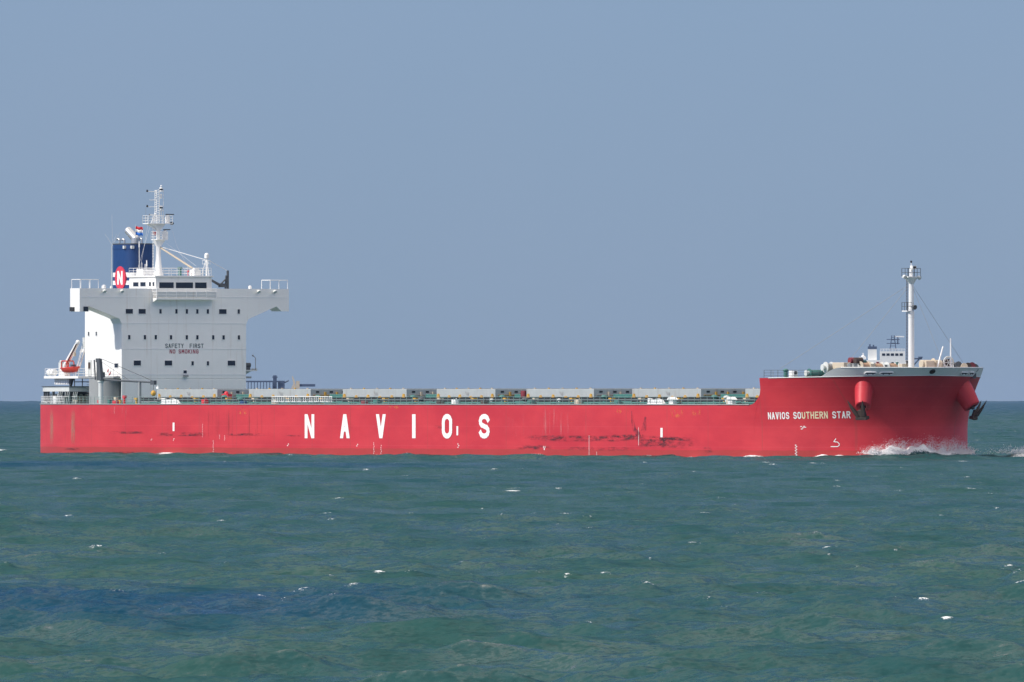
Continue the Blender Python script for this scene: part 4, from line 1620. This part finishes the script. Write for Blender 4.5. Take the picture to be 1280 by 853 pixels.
mb.tube((8.0, 0, 27.3), (8.0, 0, 28.2), .58, n=16).tube((8.0, 0, 28.2), (6.9, -.45, 29.2), .56, .54, n=16).ball((8.0, 0, 28.2), .58, 16, 8).ball((6.9, -.45, 29.2), .54, 16, 8)
mb.build('exhaust_pipe', M_STEEL, fun, smooth=True, auto=50)
for (x, y, h_) in ((6.0, -.6, 28.0), (5.2, -.9, 28.05), (8.6, .6, 28.1), (7.0, .9, 28.0)):
    mb = MB()
    mb.path([(x, y, 27.3), (x, y, h_), (x - .25, y - .1, h_ + .16), (x - .5, y - .15, h_ + .02)], .13, 8)
    mb.build('exhaust_pipe', M_STEEL, fun, smooth=True, auto=50)
for (x, y) in ((8.9, -2.0), (9.9, -1.4)):
    mb = MB()
    mb.box(x - .2, x + .2, y - .3, y + .1, 26.85, 27.25)
    mb.build('funnel_lamp', M_PALE, fun)
mb = MB()
mb.tube((4.3, -1.6, 20), (4.3, -1.6, 27.3), .05)
for dx, dy, h_ in ((0, -.1, 31.4), (-.7, -.8, 28.9), (.5, .3, 28.8), (1.0, .6, 29.0)):
    mb.tube((4.35, -1.5, 27.3), (4.35 + dx, -1.5 + dy, h_), .02, .012, n=5)
mb.build('whip_aerials', M_PALE, fun)
for (x, y, h_) in ((13.9, -2.6, 27.8), (14.3, -1.7, 25.3)):
    mb = MB()
    mb.tube((x, y, 23.2), (x, y, h_ - .8), .04).tube((x, y, h_ - .8), (x, y, h_), .09, .07, n=8)
    mb.build('pole_antenna', M_WHITE2, ship)
# engine casing under the funnel
mb = MB()
mb.box(4.2, 11.15, -4.6, 4.6, 9.75, 20.0)
mb.build('engine_casing', M_WHITE, ship, bevel=.05)

# ------------------------------------------------------------------ stern: boat deck, mooring shelter, cranes
mb = MB()
mb.prism([(.9, -9.9), (11.19, -10.25), (11.19, 10.25), (.9, 9.9)], 'z', 9.78, 10.1)
bd = mb.build('boat_deck', M_WHITE, ship, bevel=.03)
mb = MB()
mb.box(11.2, XF - .4, -10.25, -9.26, 9.80, 10.06)
mb.build('side_walkway', M_GREY, ship)
mb = MB()
mb.box(11.2, XF - .4, 9.26, 10.25, 9.80, 10.06)
mb.build('side_walkway', M_GREY, ship)
railing('walkway_rail', [(11.2, -10.2, 10.06), (XF - .5, -10.2, 10.06)], 1.0, 1.5, M_PALE, 3, .03, .022)
railing('boat_deck_railing', [(11.1, -10.1, 10.1), (1.0, -9.75, 10.1), (1.0, 9.75, 10.1)], 1.0, 1.5, M_WHITE2, 3, .035, .024, bd)
mb = MB()
mb.box(2.6, 6.6, -9.2, -8.6, 9.0, 9.78)
for k in range(6):
    mb.box(2.7 + k * .68, 2.95 + k * .68, -9.28, -9.2, 9.1, 9.7)
mb.build('boat_deck_support', M_WHITE2, bd)
mb = MB()
mb.prism([(6.8, 9.78), (7.6, 9.78), (6.9, 8.75), (6.7, 8.75)], 'y', -9.2, -8.9)
for x in (8.6, 10.8):
    mb.tube((x, -9.4, 8.7), (x, -9.4, 9.78), .07)
mb.tube((8.6, -9.4, 9.35), (13, -9.4, 9.35), .06)
mb.build('deck_strut', M_DARK, bd)
mb = MB()                                                            # mooring shelter roof beam
mb.prism([(0.6, -9.9), (4, -11.4), (12.4, -12.2), (12.4, 12.2), (4, 11.4), (.6, 9.9)], 'z', 8.08, 8.68)
sh = mb.build('mooring_shelter', M_PALE, ship)
mb = MB()
mb.prism([(0.45, -10.0), (4, -11.5), (12.6, -12.3), (12.6, 12.3), (4, 11.5), (.45, 10.0)], 'z', 8.685, 8.78)
mb.build('shelter_roof', M_DARK, sh)
for (x, y) in ((.9, -9.8), (2.6, -10.4), (4.6, -11.2), (6.6, -11.5), (8.8, -11.7), (10.8, -11.9), (12.2, -12.0)):
    mb = MB()
    mb.box(x - .13, x + .13, y - .1, y + .16, DECK - .02, 8.08)
    mb.build('shelter_post', M_DARK, sh)
mb = MB()
mb.box(1.2, 13.2, -7.6, -7.4, DECK - .02, 8.07)
mb.build('shelter_shade_panel', M_DARK, sh)  # dark panel added to stand in for the shade under the shelter
for (x, y, c) in ((3.2, -8.6, M_DARK), (6.4, -8.8, M_GREEN), (9.4, -9.6, M_BLACK), (11.2, -9.9, M_BEIGE)):
    mb = MB()
    mb.tube((x, y - .7, 7.1), (x, y + .9, 7.1), .42, n=12)
    for d_ in (-.72, .1, .92):
        mb.tube((x, y + d_ - .05, 7.1), (x, y + d_ + .05, 7.1), .68, n=14)
    mb.box(x - .5, x + .5, y - .7, y + .9, DECK - .02, 6.75)
    mb.build('mooring_winch', c, ship)
mb = MB()                                                            # inclined white stowage racks behind the rail
for k in range(7):
    x = 2.2 + k * .85
    mb.tube((x, -10.4 - .16 * k, 6.5), (x + 1.1, -10.4 - .16 * k, 7.75), .10, n=5)
mb.tube((3.0, -10.45, 7.75), (8.4, -11.4, 7.75), .06).tube((2.2, -10.4, 6.6), (7.4, -11.3, 6.6), .06)
mb.box(6.6, 7.6, -11.6, -11.3, 6.5, 7.5)
mb.build('gangway_rack', M_WHITE2, ship)
for x0 in (9.0, 11.0, 13.2):
    mb = MB()
    for k in range(3):
        mb.tube((x0 + k * .5, -12.2, 6.4), (x0 + k * .5 + .5, -12.2, 8.0), .05, n=5)
    mb.tube((x0, -12.2, 7.4), (x0 + 1.4, -12.2, 7.4), .04, n=5)
    mb.build('stair_ladder', M_PALE, ship)
mb = MB()                                                            # round lower casing; its grey paint stands in for the side deck's shade
mb.tube((17.6, -9.4, DECK - .02), (17.6, -9.4, 9.72), 2.3, n=28)
mb.build('round_casing', M_GREY, ship, smooth=True, auto=40)
mb = MB()
for k in range(9):
    mb.box(15.05, 15.75, -11.0, -10.6, 6.6 + k * .33, 6.68 + k * .33)
mb.build('casing_ladder', M_DARK, ship)
# provisions crane: pedestal, post and boom resting forward
mb = MB()
mb.tube((22.8, -13.0, DECK - .02), (22.8, -13.0, 9.35), .33, n=16).tube((22.8, -13, 9.3), (22.8, -13, 9.5), .45, n=16)
ped = mb.build('crane_pedestal', M_PALE, ship, smooth=True, auto=40)
mb = MB()
mb.prism([(22.3, 9.5), (23.5, 9.5), (23.0, 12.35), (22.2, 12.35)], 'y', -13.35, -12.95)
mb.box(22.1, 23.2, -13.3, -12.6, 9.9, 10.6).box(21.7, 22.6, -13.2, -12.9, 11.9, 12.4)
mb.tube((22.2, -13.5, 9.6), (21.9, -13.5, 12.2), .1)
cr = mb.build('provisions_crane', M_DARK, ship)
mb = MB()
mb.tube((22.8, -12.75, 9.6), (37.0, -12.75, 9.25), .17, .12, n=6)
mb.box(36.4, 37.4, -12.95, -12.55, 8.95, 9.5)
mb.build('crane_boom', M_DARK, cr)
mb = MB()
mb.path([(23.0, -12.9, 12.3), (37, -12.75, 9.4)], .03, 4)
mb.path([(23.0, -13.1, 12.0), (30, -12.75, 9.6)], .02, 4)
mb.tube((36.9, -12.75, 9.0), (36.9, -12.75, 8.1), .03, n=4)
mb.build('crane_wire', M_BLACK, cr)
mb = MB()
mb.ball((36.9, -12.75, 7.85), .35, 10, 6, 1.1)
mb.build('crane_hook', M_YEL, cr)
mb = MB()
mb.box(33.0, 33.3, -12.9, -12.6, DECK, 9.3)
mb.build('boom_rest', M_GREY, ship)
mb = MB()
mb.tube((38.6, -13, DECK), (38.6, -13, 8.9), .05).box(38.3, 38.9, -13.1, -12.9, 8.4, 8.7)
mb.build('light_post', M_WHITE2, ship)
for (x, c) in ((26.2, M_BEIGE), (28.6, M_RED), (27.4, M_YEL), (24.4, M_GREEN), (21.6, M_RED)):
    mb = MB()
    h_ = 7.35 if c is M_BEIGE else (7.55 if x > 28 else 6.95)
    mb.tube((x, -12.6, DECK), (x, -12.6, h_ - .3), .16, n=10).box(x - .3, x + .3, -12.75, -12.4, h_ - .35, h_)
    mb.build('deck_store_drum', c, ship)

# davit for the rescue boat
mb = MB()
mb.box(5.2, 6.6, -9.8, -9.0, 10.1, 10.9)
mb.tube((6.4, -9.5, 10.2), (6.2, -9.5, 11.6), .38, .34, n=10)
mb.tube((6.2, -9.5, 11.4), (10.3, -9.8, 14.55), .36, .24, n=10)
mb.ball((10.3, -9.8, 14.55), .3)
dv = mb.build('boat_davit', M_WHITE2, ship, smooth=True, auto=40)
mb = MB()
mb.tube((6.9, -9.75, 11.7), (10.2, -9.95, 14.3), .10, n=6)
mb.build('davit_ram', M_RUST, dv)
mb = MB()
mb.tube((10.2, -9.9, 14.4), (10.1, -10.2, 12.6), .025, n=4).box(9.95, 10.25, -10.3, -10.05, 12.7, 13.2)
mb.build('davit_fall', M_BEIGE, dv)
for x, c in ((1.8, M_WHITE2), (2.7, M_WHITE2), (4.6, M_PALE)):
    mb = MB()
    if x > 4:
        mb.box(x - .5, x + .5, -9.4, -8.8, 10.1, 11.9).ball((x - .2, -9.2, 12.0), .2)
    else:
        mb.tube((x - .4, -9.4, 10.6), (x + .4, -9.4, 10.6), .42, n=14)
    mb.build('raft_canister' if x < 4 else 'davit_control', c, ship, smooth=True, auto=40)
mb = MB()
mb.tube((10.6, -8.8, 13.7), (10.6, -8.8, 15.15), .40, n=14)
for z in (14.0, 14.5, 15.0):
    mb.tube((10.6, -8.8, z), (10.6, -8.8, z + .08), .44, n=14)
vt = mb.build('casing_ventilator', M_PALE, ship)
mb = MB()
mb.box(9.9, 11.19, -9.3, -8.2, 13.2, 13.65).tube((10.9, -9.2, 13.2), (9.4, -9.2, 10.9), .12, n=6)
mb.build('ventilator_bracket', M_WHITE2, vt)
railing('casing_stair', [(9.6, -9.7, 10.2), (11.1, -9.6, 13.2)], .9, .4, M_WHITE2, 2, .03, .03)

# ------------------------------------------------------------------ forecastle gear
FD = 9.6
mb = MB()
mb.tube((199.9, -12.3, FD), (199.9, -12.3, 10.6), .26, n=10).ball((199.9, -12.3, 10.6), .36, 12, 6, .6)
mb.build('mushroom_vent', M_GREEN, ship, smooth=True, auto=50)
mb = MB()
mb.box(201.2, 202.3, -12.6, -12.0, FD, 10.55)
mb.cur = 1
mb.tube((202.31, -12.3, 10.3), (202.36, -12.3, 10.3), .2, n=10)
mb.build('control_stand', [M_WHITE2, M_BLACK], ship)
def winch(x, y, mat, drum_mat, L=1.5, r=.62, base=.55, name='mooring_winch'):
    o = MB()
    o.box(x - .6, x + .6, y - .3, y + L + .8, FD, FD + .3)
    o.box(x - .55, x + .55, y + L + .1, y + L + .7, FD, FD + base + .9)
    for d_ in (0, L):
        o.tube((x, y + d_ - .06, FD + base + .45), (x, y + d_ + .06, FD + base + .45), r * 1.35, n=20)
    w_ = o.build(name, mat, ship)
    o = MB()
    for k in range(9):
        a = y + .08 + (L - .16) * k / 9
        o.tube((x, a, FD + base + .45), (x, a + (L - .16) / 9 * .98, FD + base + .45), r * (1 + .03 * (k % 2)), n=18)
    o.build('rope_drum', drum_mat, w_, smooth=True, auto=40)
    o = MB()
    o.tube((x, y - .4, FD + base + .45), (x, y - .06, FD + base + .45), .28, n=12)
    o.tube((x, y - .5, FD + base + .45), (x, y - .4, FD + base + .45), .4, n=12)
    o.build('warping_end', M_PALE, w_)
    return w_


winch(202.0, -10.2, M_GREEN, M_GREEN, 1.9, .42, .2)
mb = MB()
mb.box(203.6, 206.4, -7.9, -6.9, FD, 11.55).box(203.7, 205.0, -6.9, -5.6, FD, 11.45)
mb.build('winch_gearbox', M_BEIGE, ship, bevel=.06)
mb = MB()
mb.box(205.5, 206.9, -6.8, -5.8, FD, 11.45)
mb.build('winch_motor', M_DARK, ship, bevel=.05)
winch(203.2, -8.6, M_PALE, M_GREY, .8, .5, .9)
winch(207.0, -5.9, M_BEIGE, M_ROPE, 1.1, .55, .9)
winch(206.8, -4.2, M_PALE, M_ROPE, 1.4, .58, .8)
winch(206.8, -2.1, M_PALE, M_ROPE, 1.4, .58, .8)
for (x, y, c) in ((205.7, -6.2, M_MAROON), (206.5, -5.9, M_RUST), (205.0, -5.2, M_DARK)):
    mb = MB()
    mb.box(x - .4, x + .4, y - .3, y + .3, FD, 11.5).tube((x, y - .5, 11.75), (x, y + .5, 11.75), .42, n=14)
    mb.build('windlass_brake', c, ship)
mb = MB()
mb.box(209.9, 211.4, .8, 2.0, FD, 11.75).box(210.1, 211.2, 2.0, 3.1, FD, 11.3).tube((210.6, .5, 11.35), (210.6, 3.3, 11.35), .52, n=18).tube((210.6, 2.2, 11.35), (210.6, 2.32, 11.35), .72, n=18)
mb.build('windlass_cover', M_BEIGE, ship, bevel=.05)
mb = MB()
mb.box(207.7, 208.5, -.9, .2, FD, 11.4)
mb.build('windlass_gear', M_BEIGE, ship, bevel=.05)
mb = MB()
mb.tube((208.9, 2.6, 11.2), (208.9, 3.6, 11.2), .55, n=16)
mb.build('windlass_gear', M_BEIGE, ship)
mb = MB()                                                            # big spoked rope reel seen face on
rc = Vector((210.9, 2.95 + 1.3, 11.55))
for r_ in (.72, .60):
    for k in range(24):
        a, b_ = 2 * math.pi * k / 24, 2 * math.pi * (k + 1) / 24
        mb.tube(rc + Vector((0, r_ * math.cos(a), r_ * math.sin(a))), rc + Vector((0, r_ * math.cos(b_), r_ * math.sin(b_))), .075, n=5)
for k in range(6):
    a = math.pi * k / 3
    mb.tube(rc, rc + Vector((0, .65 * math.cos(a), .65 * math.sin(a))), .05, n=5)
mb.box(rc.x - .5, rc.x - .1, rc.y - .75, rc.y + .75, FD, 11.2)
reel = mb.build('rope_reel', M_PALE, ship)
mb = MB()
mb.tube(rc + Vector((-.9, 0, 0)), rc + Vector((-.05, 0, 0)), .45, n=16)
mb.build('reel_drum', M_RUST, reel)
for (x, y, c, z) in ((210.6, 5.5, M_DARK, 11.5), (210.8, 6.2, M_BEIGE, 11.3), (210.5, 6.9, M_RUST, 11.35), (210.3, 7.6, M_MAROON, 11.4), (210.2, 8.1, M_DARK, 11.2)):
    mb = MB()
    mb.tube((x - .5, y, z - .3), (x + .5, y, z - .3), .38, n=12)
    mb.box(x - .3, x + .3, y - .3, y + .3, FD, z - .3)
    mb.tube((x + .5, y, z - .3), (x + .6, y, z - .3), .5, n=12)
    mb.build('coiled_rope_reel', c, ship)
rf = random.Random(17)
for k in range(26):                                                  # bollards, rollers, lockers and control stands about the deck
    y = rf.uniform(-7.5, 8.5)
    x = rf.uniform(201.5, 208.0) if y < 2 else rf.uniform(206, 209.5)
    h_ = rf.uniform(1.1, 2.1)
    c = rf.choice([M_PALE, M_GREY, M_DARK, M_BEIGE, M_MAROON, M_GREEN, M_WHITE2])
    mb = MB()
    if k % 3 == 0:
        mb.tube((x, y, FD), (x, y, FD + h_), .13, n=10).tube((x, y, FD + h_), (x, y, FD + h_ + .1), .2, n=10).box(x - .3, x + .3, y - .3, y + .3, FD, FD + .25)
        mb.build('bollard', c, ship)
    elif k % 3 == 1:
        mb.tube((x, y, FD), (x, y, FD + h_), .06, n=6).tube((x - .12, y, FD + h_), (x + .12, y, FD + h_), .26, n=14).box(x - .2, x + .2, y - .2, y + .2, FD, FD + .9)
        mb.build('control_wheel', c, ship)
    else:
        mb.box(x - .3, x + .3, y - .35, y + .35, FD, FD + h_ * .9).box(x - .36, x + .36, y - .41, y + .41, FD + h_ * .9, FD + h_ * .9 + .06)
        mb.build('deck_locker', c, ship)

# foremast with two platforms
FM = Vector((209.15, 0, 0))
mb = MB()
mb.tube((FM.x, 0, FD), (FM.x, 0, 10.9), .55, .48, n=18).tube((FM.x, 0, 10.9), (FM.x, 0, 17.0), .39, .37, n=18).tube((FM.x, 0, 17.0), (FM.x, 0, 21.9), .35, .31, n=18)
mb.tube((FM.x, 0, 21.9), (FM.x, 0, 23.0), .22, .2, n=12)
fm = mb.build('foremast', M_WHITE2, ship, smooth=True, auto=40)
def ring_platform(z, ya, yb, xa, xb, rail):
    mb = MB()
    mb.box(FM.x + xa, FM.x + xb, ya, yb, z, z + .12)
    mb.tube((FM.x, 0, z - .7), (FM.x, 0, z), .38, min(1.0, (yb - ya) / 2.2), n=14)
    p_ = mb.build('foremast_platform', M_WHITE2, fm)
    railing('platform_railing', [(FM.x + xa, ya, z + .12), (FM.x + xb, ya, z + .12), (FM.x + xb, yb, z + .12), (FM.x + xa, yb, z + .12), (FM.x + xa, ya, z + .12)], rail, .7, M_DARK, 2, .035, .026, p_)


ring_platform(22.0 - .1, -.85, .85, -.8, .8, 1.0)
ring_platform(17.75, -.75, .1, -.95, .3, 1.0)
mb = MB()
mb.box(FM.x - .1, FM.x + .5, -.1, .45, 22.9, 23.35).tube((FM.x, 0, 23.3), (FM.x, 0, 23.75), .05)
mb.cur = 1
mb.tube((FM.x, 0.0, 23.7), (FM.x, 0, 23.95), .12, n=8).box(FM.x + .5, FM.x + .54, 0, .4, 23.05, 23.25)
mb.build('foremast_light', [M_WHITE2, M_BLACK], fm)
for (y, z) in ((-1.05, 22.05), (1.0, 21.95)):
    mb = MB()
    mb.tube((FM.x, y, z), (FM.x + .3, y + .05, z - .12), .2, .26, n=10).tube((FM.x - .1, y * .8, z - .1), (FM.x, y, z), .06)
    mb.build('deck_floodlight', M_PALE, fm)
mb = MB()
mb.tube((FM.x + .3, .1, 18.35), (FM.x + .7, .15, 18.25), .22, .3, n=12)
mb.build('fog_horn', M_DARK, fm)
mb = MB()
for y in (-.62, -.48):
    mb.tube((FM.x - .1, y, FD), (FM.x - .1, y, 21.9), .03, n=4)
for k in range(34):
    mb.tube((FM.x - .1, -.62, FD + .3 + k * .36), (FM.x - .1, -.48, FD + .3 + k * .36), .022, n=4)
mb.build('foremast_ladder', M_RUST, fm)
for q in ((207.2, 10.6 * 0 + 8.9, 11.0), (198.0, -12.0, 10.8), (204.2, -6.4, 11.2), (212.2, 2.9, 11.0)):
    mb = MB()
    mb.tube((FM.x, 0, 21.2), q, .022, n=4)
    mb.build('mast_stay', M_GREY, fm)
mb = MB()
mb.tube((210.2, 8.9, 10.9), (210.2, 8.5, 11.5), .05, n=5)
mb.build('stay_anchor', M_WHITE2, fm)
mb = MB()
mb.tube((211.3, 2.0, FD), (211.2, 3.3, 13.5), .11, .09, n=8)
mb.build('stores_davit', M_WHITE2, ship)
mb = MB()
mb.tube((211.0, 4.0, FD), (211.0, 4.55, FD), .06)
mb.tube((210.9, 4.55, FD), (210.9, 4.55, 14.5), .09, .08, n=8)
mb.build('jack_staff', M_WHITE2, ship)
mb = MB()
mb.tube((214.2, 3.0, 10.8), (214.2, 3.0, 11.2), .05)
mb.build('bow_light_stub', M_WHITE2, ship)


def to_world(p):
    return SHIP + FWD * p[0] + PORT * p[1] + Vector((0, 0, p[2]))


# ------------------------------------------------------------------ things carried by the ship
rb = empty('rescue_boat', to_world((7.0, -10.1, 10.55)), -HEAD)
rb.scale = (.86, .86, .86)
tag(rb, 'orange rescue boat hung under the white davit at the stern', 'boat')
mb = MB()
secs = [(0, .55, .15, .72), (.6, .75, .02, .74), (2.2, .85, 0.0, .76), (3.6, .72, .08, .84), (4.5, .36, .3, .92), (4.9, .03, .6, 1.0)]
for (x, w, zb, zt) in secs:
    for (y, z) in ((-w, zt), (-w * .92, zb + (zt - zb) * .45), (-w * .45, zb), (w * .45, zb), (w * .92, zb + (zt - zb) * .45), (w, zt)):
        mb.v.append((x, y, z))
for i in range(len(secs) - 1):
    for k in range(6):
        j = (k + 1) % 6
        mb.f.append((i * 6 + k, i * 6 + j, (i + 1) * 6 + j, (i + 1) * 6 + k))
        mb.mi.append(0)
mb.f.append((5, 4, 3, 2, 1, 0)); mb.mi.append(0)
mb.build('boat_hull', M_ORG, rb, smooth=True, auto=40)
mb = MB()
for y in (-.6, .6):
    mb.path([(.3, y, .7), (.3, y, 1.6), (.5, y, 1.78), (1.8, y, 1.78), (2.05, y, 1.55), (2.15, y, .7)], .11, 6)
mb.box(.35, 1.95, -.62, .62, 1.70, 1.84)
mb.build('righting_arch', M_ORG, rb)
mb = MB()
mb.tube((.1, -.72, .68), (4.2, -.5, .86), .08, n=6)
mb.build('fender', M_RED, rb)
mb = MB()
mb.box(2.6, 3.3, -.3, .3, .7, 1.25)
mb.build('console', M_DARK, rb)

lb = empty('lifebuoy', to_world((20.2, -10.42, 10.62)), -HEAD)
tag(lb, 'red and white lifebuoy on the side walkway rail below the bridge', 'lifebuoy')
for k in range(4):
    mb = MB()
    for q in range(6):
        a, b_ = math.pi / 2 * k + math.pi / 12 * q, math.pi / 2 * k + math.pi / 12 * (q + 1)
        mb.tube((.36 * math.cos(a), 0, .36 * math.sin(a)), (.36 * math.cos(b_), 0, .36 * math.sin(b_)), .085, n=6)
    mb.build('ring_quarter', M_RED if k % 2 else M_FLAGW, lb)


def flag(name, loc, w, h, bands, label):
    e = empty(name, to_world(loc), 0)
    tag(e, label, 'flag')
    n = len(bands)
    for i, m_ in enumerate(bands):
        mb = MB()
        for k in range(10):
            pts = []
            for (kk, zz) in ((k, i), (k + 1, i), (k + 1, i + 1), (k, i + 1)):
                x = w * kk / 10
                pts.append((x, .06 * math.sin(kk * .9), -h * zz / n - .35 * w * (kk / 10) ** 1.4 * .3 + .05 * math.sin(kk)))
            mb.quad(*pts)
        o = mb.build('flag_stripe', m_, e, smooth=True)
        sm = o.modifiers.new('cloth', 'SOLIDIFY')
        sm.thickness = .01
    mb = MB()
    mb.tube((-.02, 0, -h - .9), (-.02, 0, .25), .02, n=5)
    mb.build('halyard', M_PALE, e)
    return e


flag('courtesy_flag', (11.2, -1.7, 29.75), .95, 1.15, [M_FLAGR, M_FLAGW, M_FLAGB], 'red, white and blue striped flag flying beside the funnel exhaust')
flag('signal_flag', (14.2, -.75, 29.1), .42, .5, [M_FLAGR], 'small plain red flag on the radar mast below the upper platform')

# ------------------------------------------------------------------ far vessels behind
def far_vessel():
    e = empty('survey_vessel', (190.5, 9000.0, 5.2), 0)
    tag(e, 'hazy pale vessel with lattice mast and stubby funnel far behind the red bow', 'ship')
    S = 2.5
    mb = MB()
    mb.prism([(-28, 9), (-30, 2), (-28, -6.5), (27, -6.5), (32, 9.5), (12, 9)], 'y', -6, 6)
    mb.build('hull', M_SKIFF, e)
    mb = MB()
    mb.box(-13.5, 8.5, -5, 5, 8.5, 21.0).box(-6.5, 6, -5, 5, 21.0, 25.5)
    sp = mb.build('superstructure', M_WHITE, e)
    mb = MB()
    for x in (-5.6, -3.4, -1.2, 1.0, 3.2):
        mb.box(x, x + 1.6, -5.08, -5.0, 23.2, 24.4)
    mb.build('bridge_window', M_GLASS, sp)
    mb = MB()
    mb.box(-12.5, -8.2, -2.5, 2.5, 20.9, 26.6)
    fn = mb.build('funnel', M_WHITE, e)
    mb = MB()
    mb.box(-12.6, -8.1, -2.6, 2.6, 26.6, 27.9).tube((-11.6, 0, 27.8), (-11.6, 0, 29.0), .4).tube((-9.8, 0, 27.8), (-9.8, 0, 28.7), .4)
    mb.build('funnel_cap', M_SKIFF, fn)
    mb = MB()
    for (x, y) in ((-1.6, -1), (1.6, -1), (-1.6, 1), (1.6, 1)):
        mb.tube((x, y, 25.5), (x * .35, y * .35, 33.5), .22, n=5)
    for z in (26.5, 28.0, 29.5, 31.0, 32.3):
        w_ = 1.6 - (z - 25.5) * .12
        mb.box(-w_, w_, -1, 1, z, z + .25)
    for z in (29.2, 31.2):
        mb.box(-3.2, 3.4, -.2, .2, z, z + .35)
    mb.tube((2.4, 0, 29), (2.4, 0, 32.6), .35, n=6)
    mb.build('lattice_mast', M_SKIFF, e)
    mb = MB()
    mb.box(.6, 5.6, -.3, .3, 32.5, 33.1)
    mb.build('radar_scanner', M_WHITE2, e)
    mb = MB()
    mb.box(-17, -13.5, -1, 1, 21.5, 22.8).box(-15.3, -14.6, -.3, .3, 21, 24.6).ball((-15, 0, 22.6), 1.0)
    mb.build('searchlight_platform', M_WHITE2, e)
    mb = MB()
    mb.box(8.5, 14.5, -.5, .5, 21.4, 22.1).tube((9, 0, 17), (13, 0, 21.5), .3, n=5).box(12.6, 14.8, -.9, .9, 22.1, 22.8)
    mb.build('side_platform', M_SKIFF, e)
    railing('roof_railing', [(-6.4, -4.9, 25.5), (5.9, -4.9, 25.5)], 1.2, 1.5, M_WHITE2, 3, .09, .07, e)
    return e


far_vessel()


def far_barge():
    e = empty('dredging_pontoon', (-92.0, 7000.0, 6.5), 0)
    tag(e, 'dark blue open frame of posts with a short tower far beyond the hatch covers', 'pontoon')
    mb = MB()
    mb.prism([(-15, 3), (-16, 1), (-14, -7.5), (14, -7.5), (16, 1.4), (14.5, 3)], 'y', -5, 5)
    mb.build('hull', M_SKIFF, e)
    mb = MB()
    mb.box(-12.0, 1.2, -2.2, -1.8, 6.9, 7.5).box(-12.0, 1.2, 1.8, 2.2, 6.9, 7.5)
    mb.build('frame_beam', M_SKIFF, e)
    for k in range(11):
        mb = MB()
        x = -11.8 + k * 1.2
        for y in (-2, 2):
            mb.box(x - .13, x + .13, y - .13, y + .13, 3, 6.9)
        mb.box(x - .13, x + .13, -1.9, 1.9, 5.0, 5.3)
        mb.build('frame_post', M_SKIFF, e)
    mb = MB()
    mb.box(-.9, .5, -.8, .8, 3, 9.6).box(-1.2, .9, -1, 1, 8.7, 9.1)
    mb.build('tower', M_SKIFF, e)
    mb = MB()
    mb.box(1.0, 3.6, -1.5, 1.5, 3, 7.5).tube((3.0, 0, 6.5), (5.2, 0, 7.6), .3, n=6)
    mb.build('machinery_house', M_SKIFF, e)
    mb = MB()
    mb.prism([(5.4, 3), (8.4, 3), (7.6, 7), (6.8, 9.2), (6.4, 9.2), (7.0, 6.4)], 'y', -1, 1)
    mb.box(8.0, 9.4, -1, 1, 3, 7.4)
    mb.build('gantry', M_BEIGE, e)
    mb = MB()
    mb.box(9.4, 15.5, -.6, .6, 5.2, 6.2)
    mb.build('spud_boom', M_SKIFF, e)


far_barge()

# ------------------------------------------------------------------ spray thrown up at the stem
def spray():
    mb = MB()
    r = random.Random(3)
    xc, a = bow_par(0.5)
    plumes = [(1.25, .8, .35), (1.36, 1.3, .3), (1.45, 1.55, .35), (1.56, 1.4, .4), (1.68, 1.75, .3), (1.80, 1.5, .35), (1.92, 1.6, .25), (2.03, 1.15, .3), (2.15, .6, .3)]
    for _ in range(17000):
        t0, hh, sg = r.choice(plumes)
        t = r.gauss(t0, .045 if r.random() < .5 else .02)
        f = r.random() ** 2.4
        z = .5 + 1.25 * hh * f * r.uniform(.6, 1.1)
        p = bow_pt(t, .5)
        nrm = Vector((math.sin(t) / 23, -math.cos(t) / 16.1, 0)).normalized()
        q = p + nrm * (0.25 + abs(r.gauss(0, .55)) + .5 * f)
        q.z = z + r.gauss(0, .08)
        s = r.uniform(.025, .08) * (1.15 - .6 * f)
        u = Vector((r.gauss(0, 1), r.gauss(0, 1), r.gauss(0, 1))).normalized()
        w = u.orthogonal().normalized()
        mb.quad(q + u * s, q - u * s * .5 + w * s * .87, q - u * s * .5 - w * s * .87)
    for _ in range(3500):
        x, y = r.gauss(212, 1.6), r.gauss(15.5, 2.4)
        q = Vector((x, y, .45 + abs(r.gauss(0, .38))))
        s = r.uniform(.02, .07)
        u = Vector((r.gauss(0, 1), r.gauss(0, 1), r.gauss(0, 1))).normalized()
        w = u.orthogonal().normalized()
        mb.quad(q + u * s, q - u * s * .5 + w * s * .87, q - u * s * .5 - w * s * .87)
    o = mb.build('bow_spray', M_SPRAY, None, recalc=False)
    o.location = SHIP
    o.rotation_euler = (0, 0, -HEAD)
    tag(o, 'white spray thrown up along the waterline of the red bow', 'spray', kind='stuff')


spray()


# ------------------------------------------------------------------ sea haze over the whole scene
mb = MB()
mb.box(-150000, 150000, -200, 47000, -9.0, 48.0)
hz = mb.build('haze', None, None)
hm = bpy.data.materials.new('sea_haze')
hm.use_nodes = True
hn, hl = hm.node_tree.nodes, hm.node_tree.links
hn.remove(hn['Principled BSDF'])
pv = hn.new('ShaderNodeVolumePrincipled')
pv.inputs['Color'].default_value = (0.36, 0.50, 0.72, 1)
pv.inputs['Density'].default_value = 0.8e-5
hl.new(pv.outputs[0], hn['Material Output'].inputs['Volume'])
hz.data.materials.clear()
hz.data.materials.append(hm)
tag(hz, 'thin blue haze over the open sea', 'haze', kind='stuff')
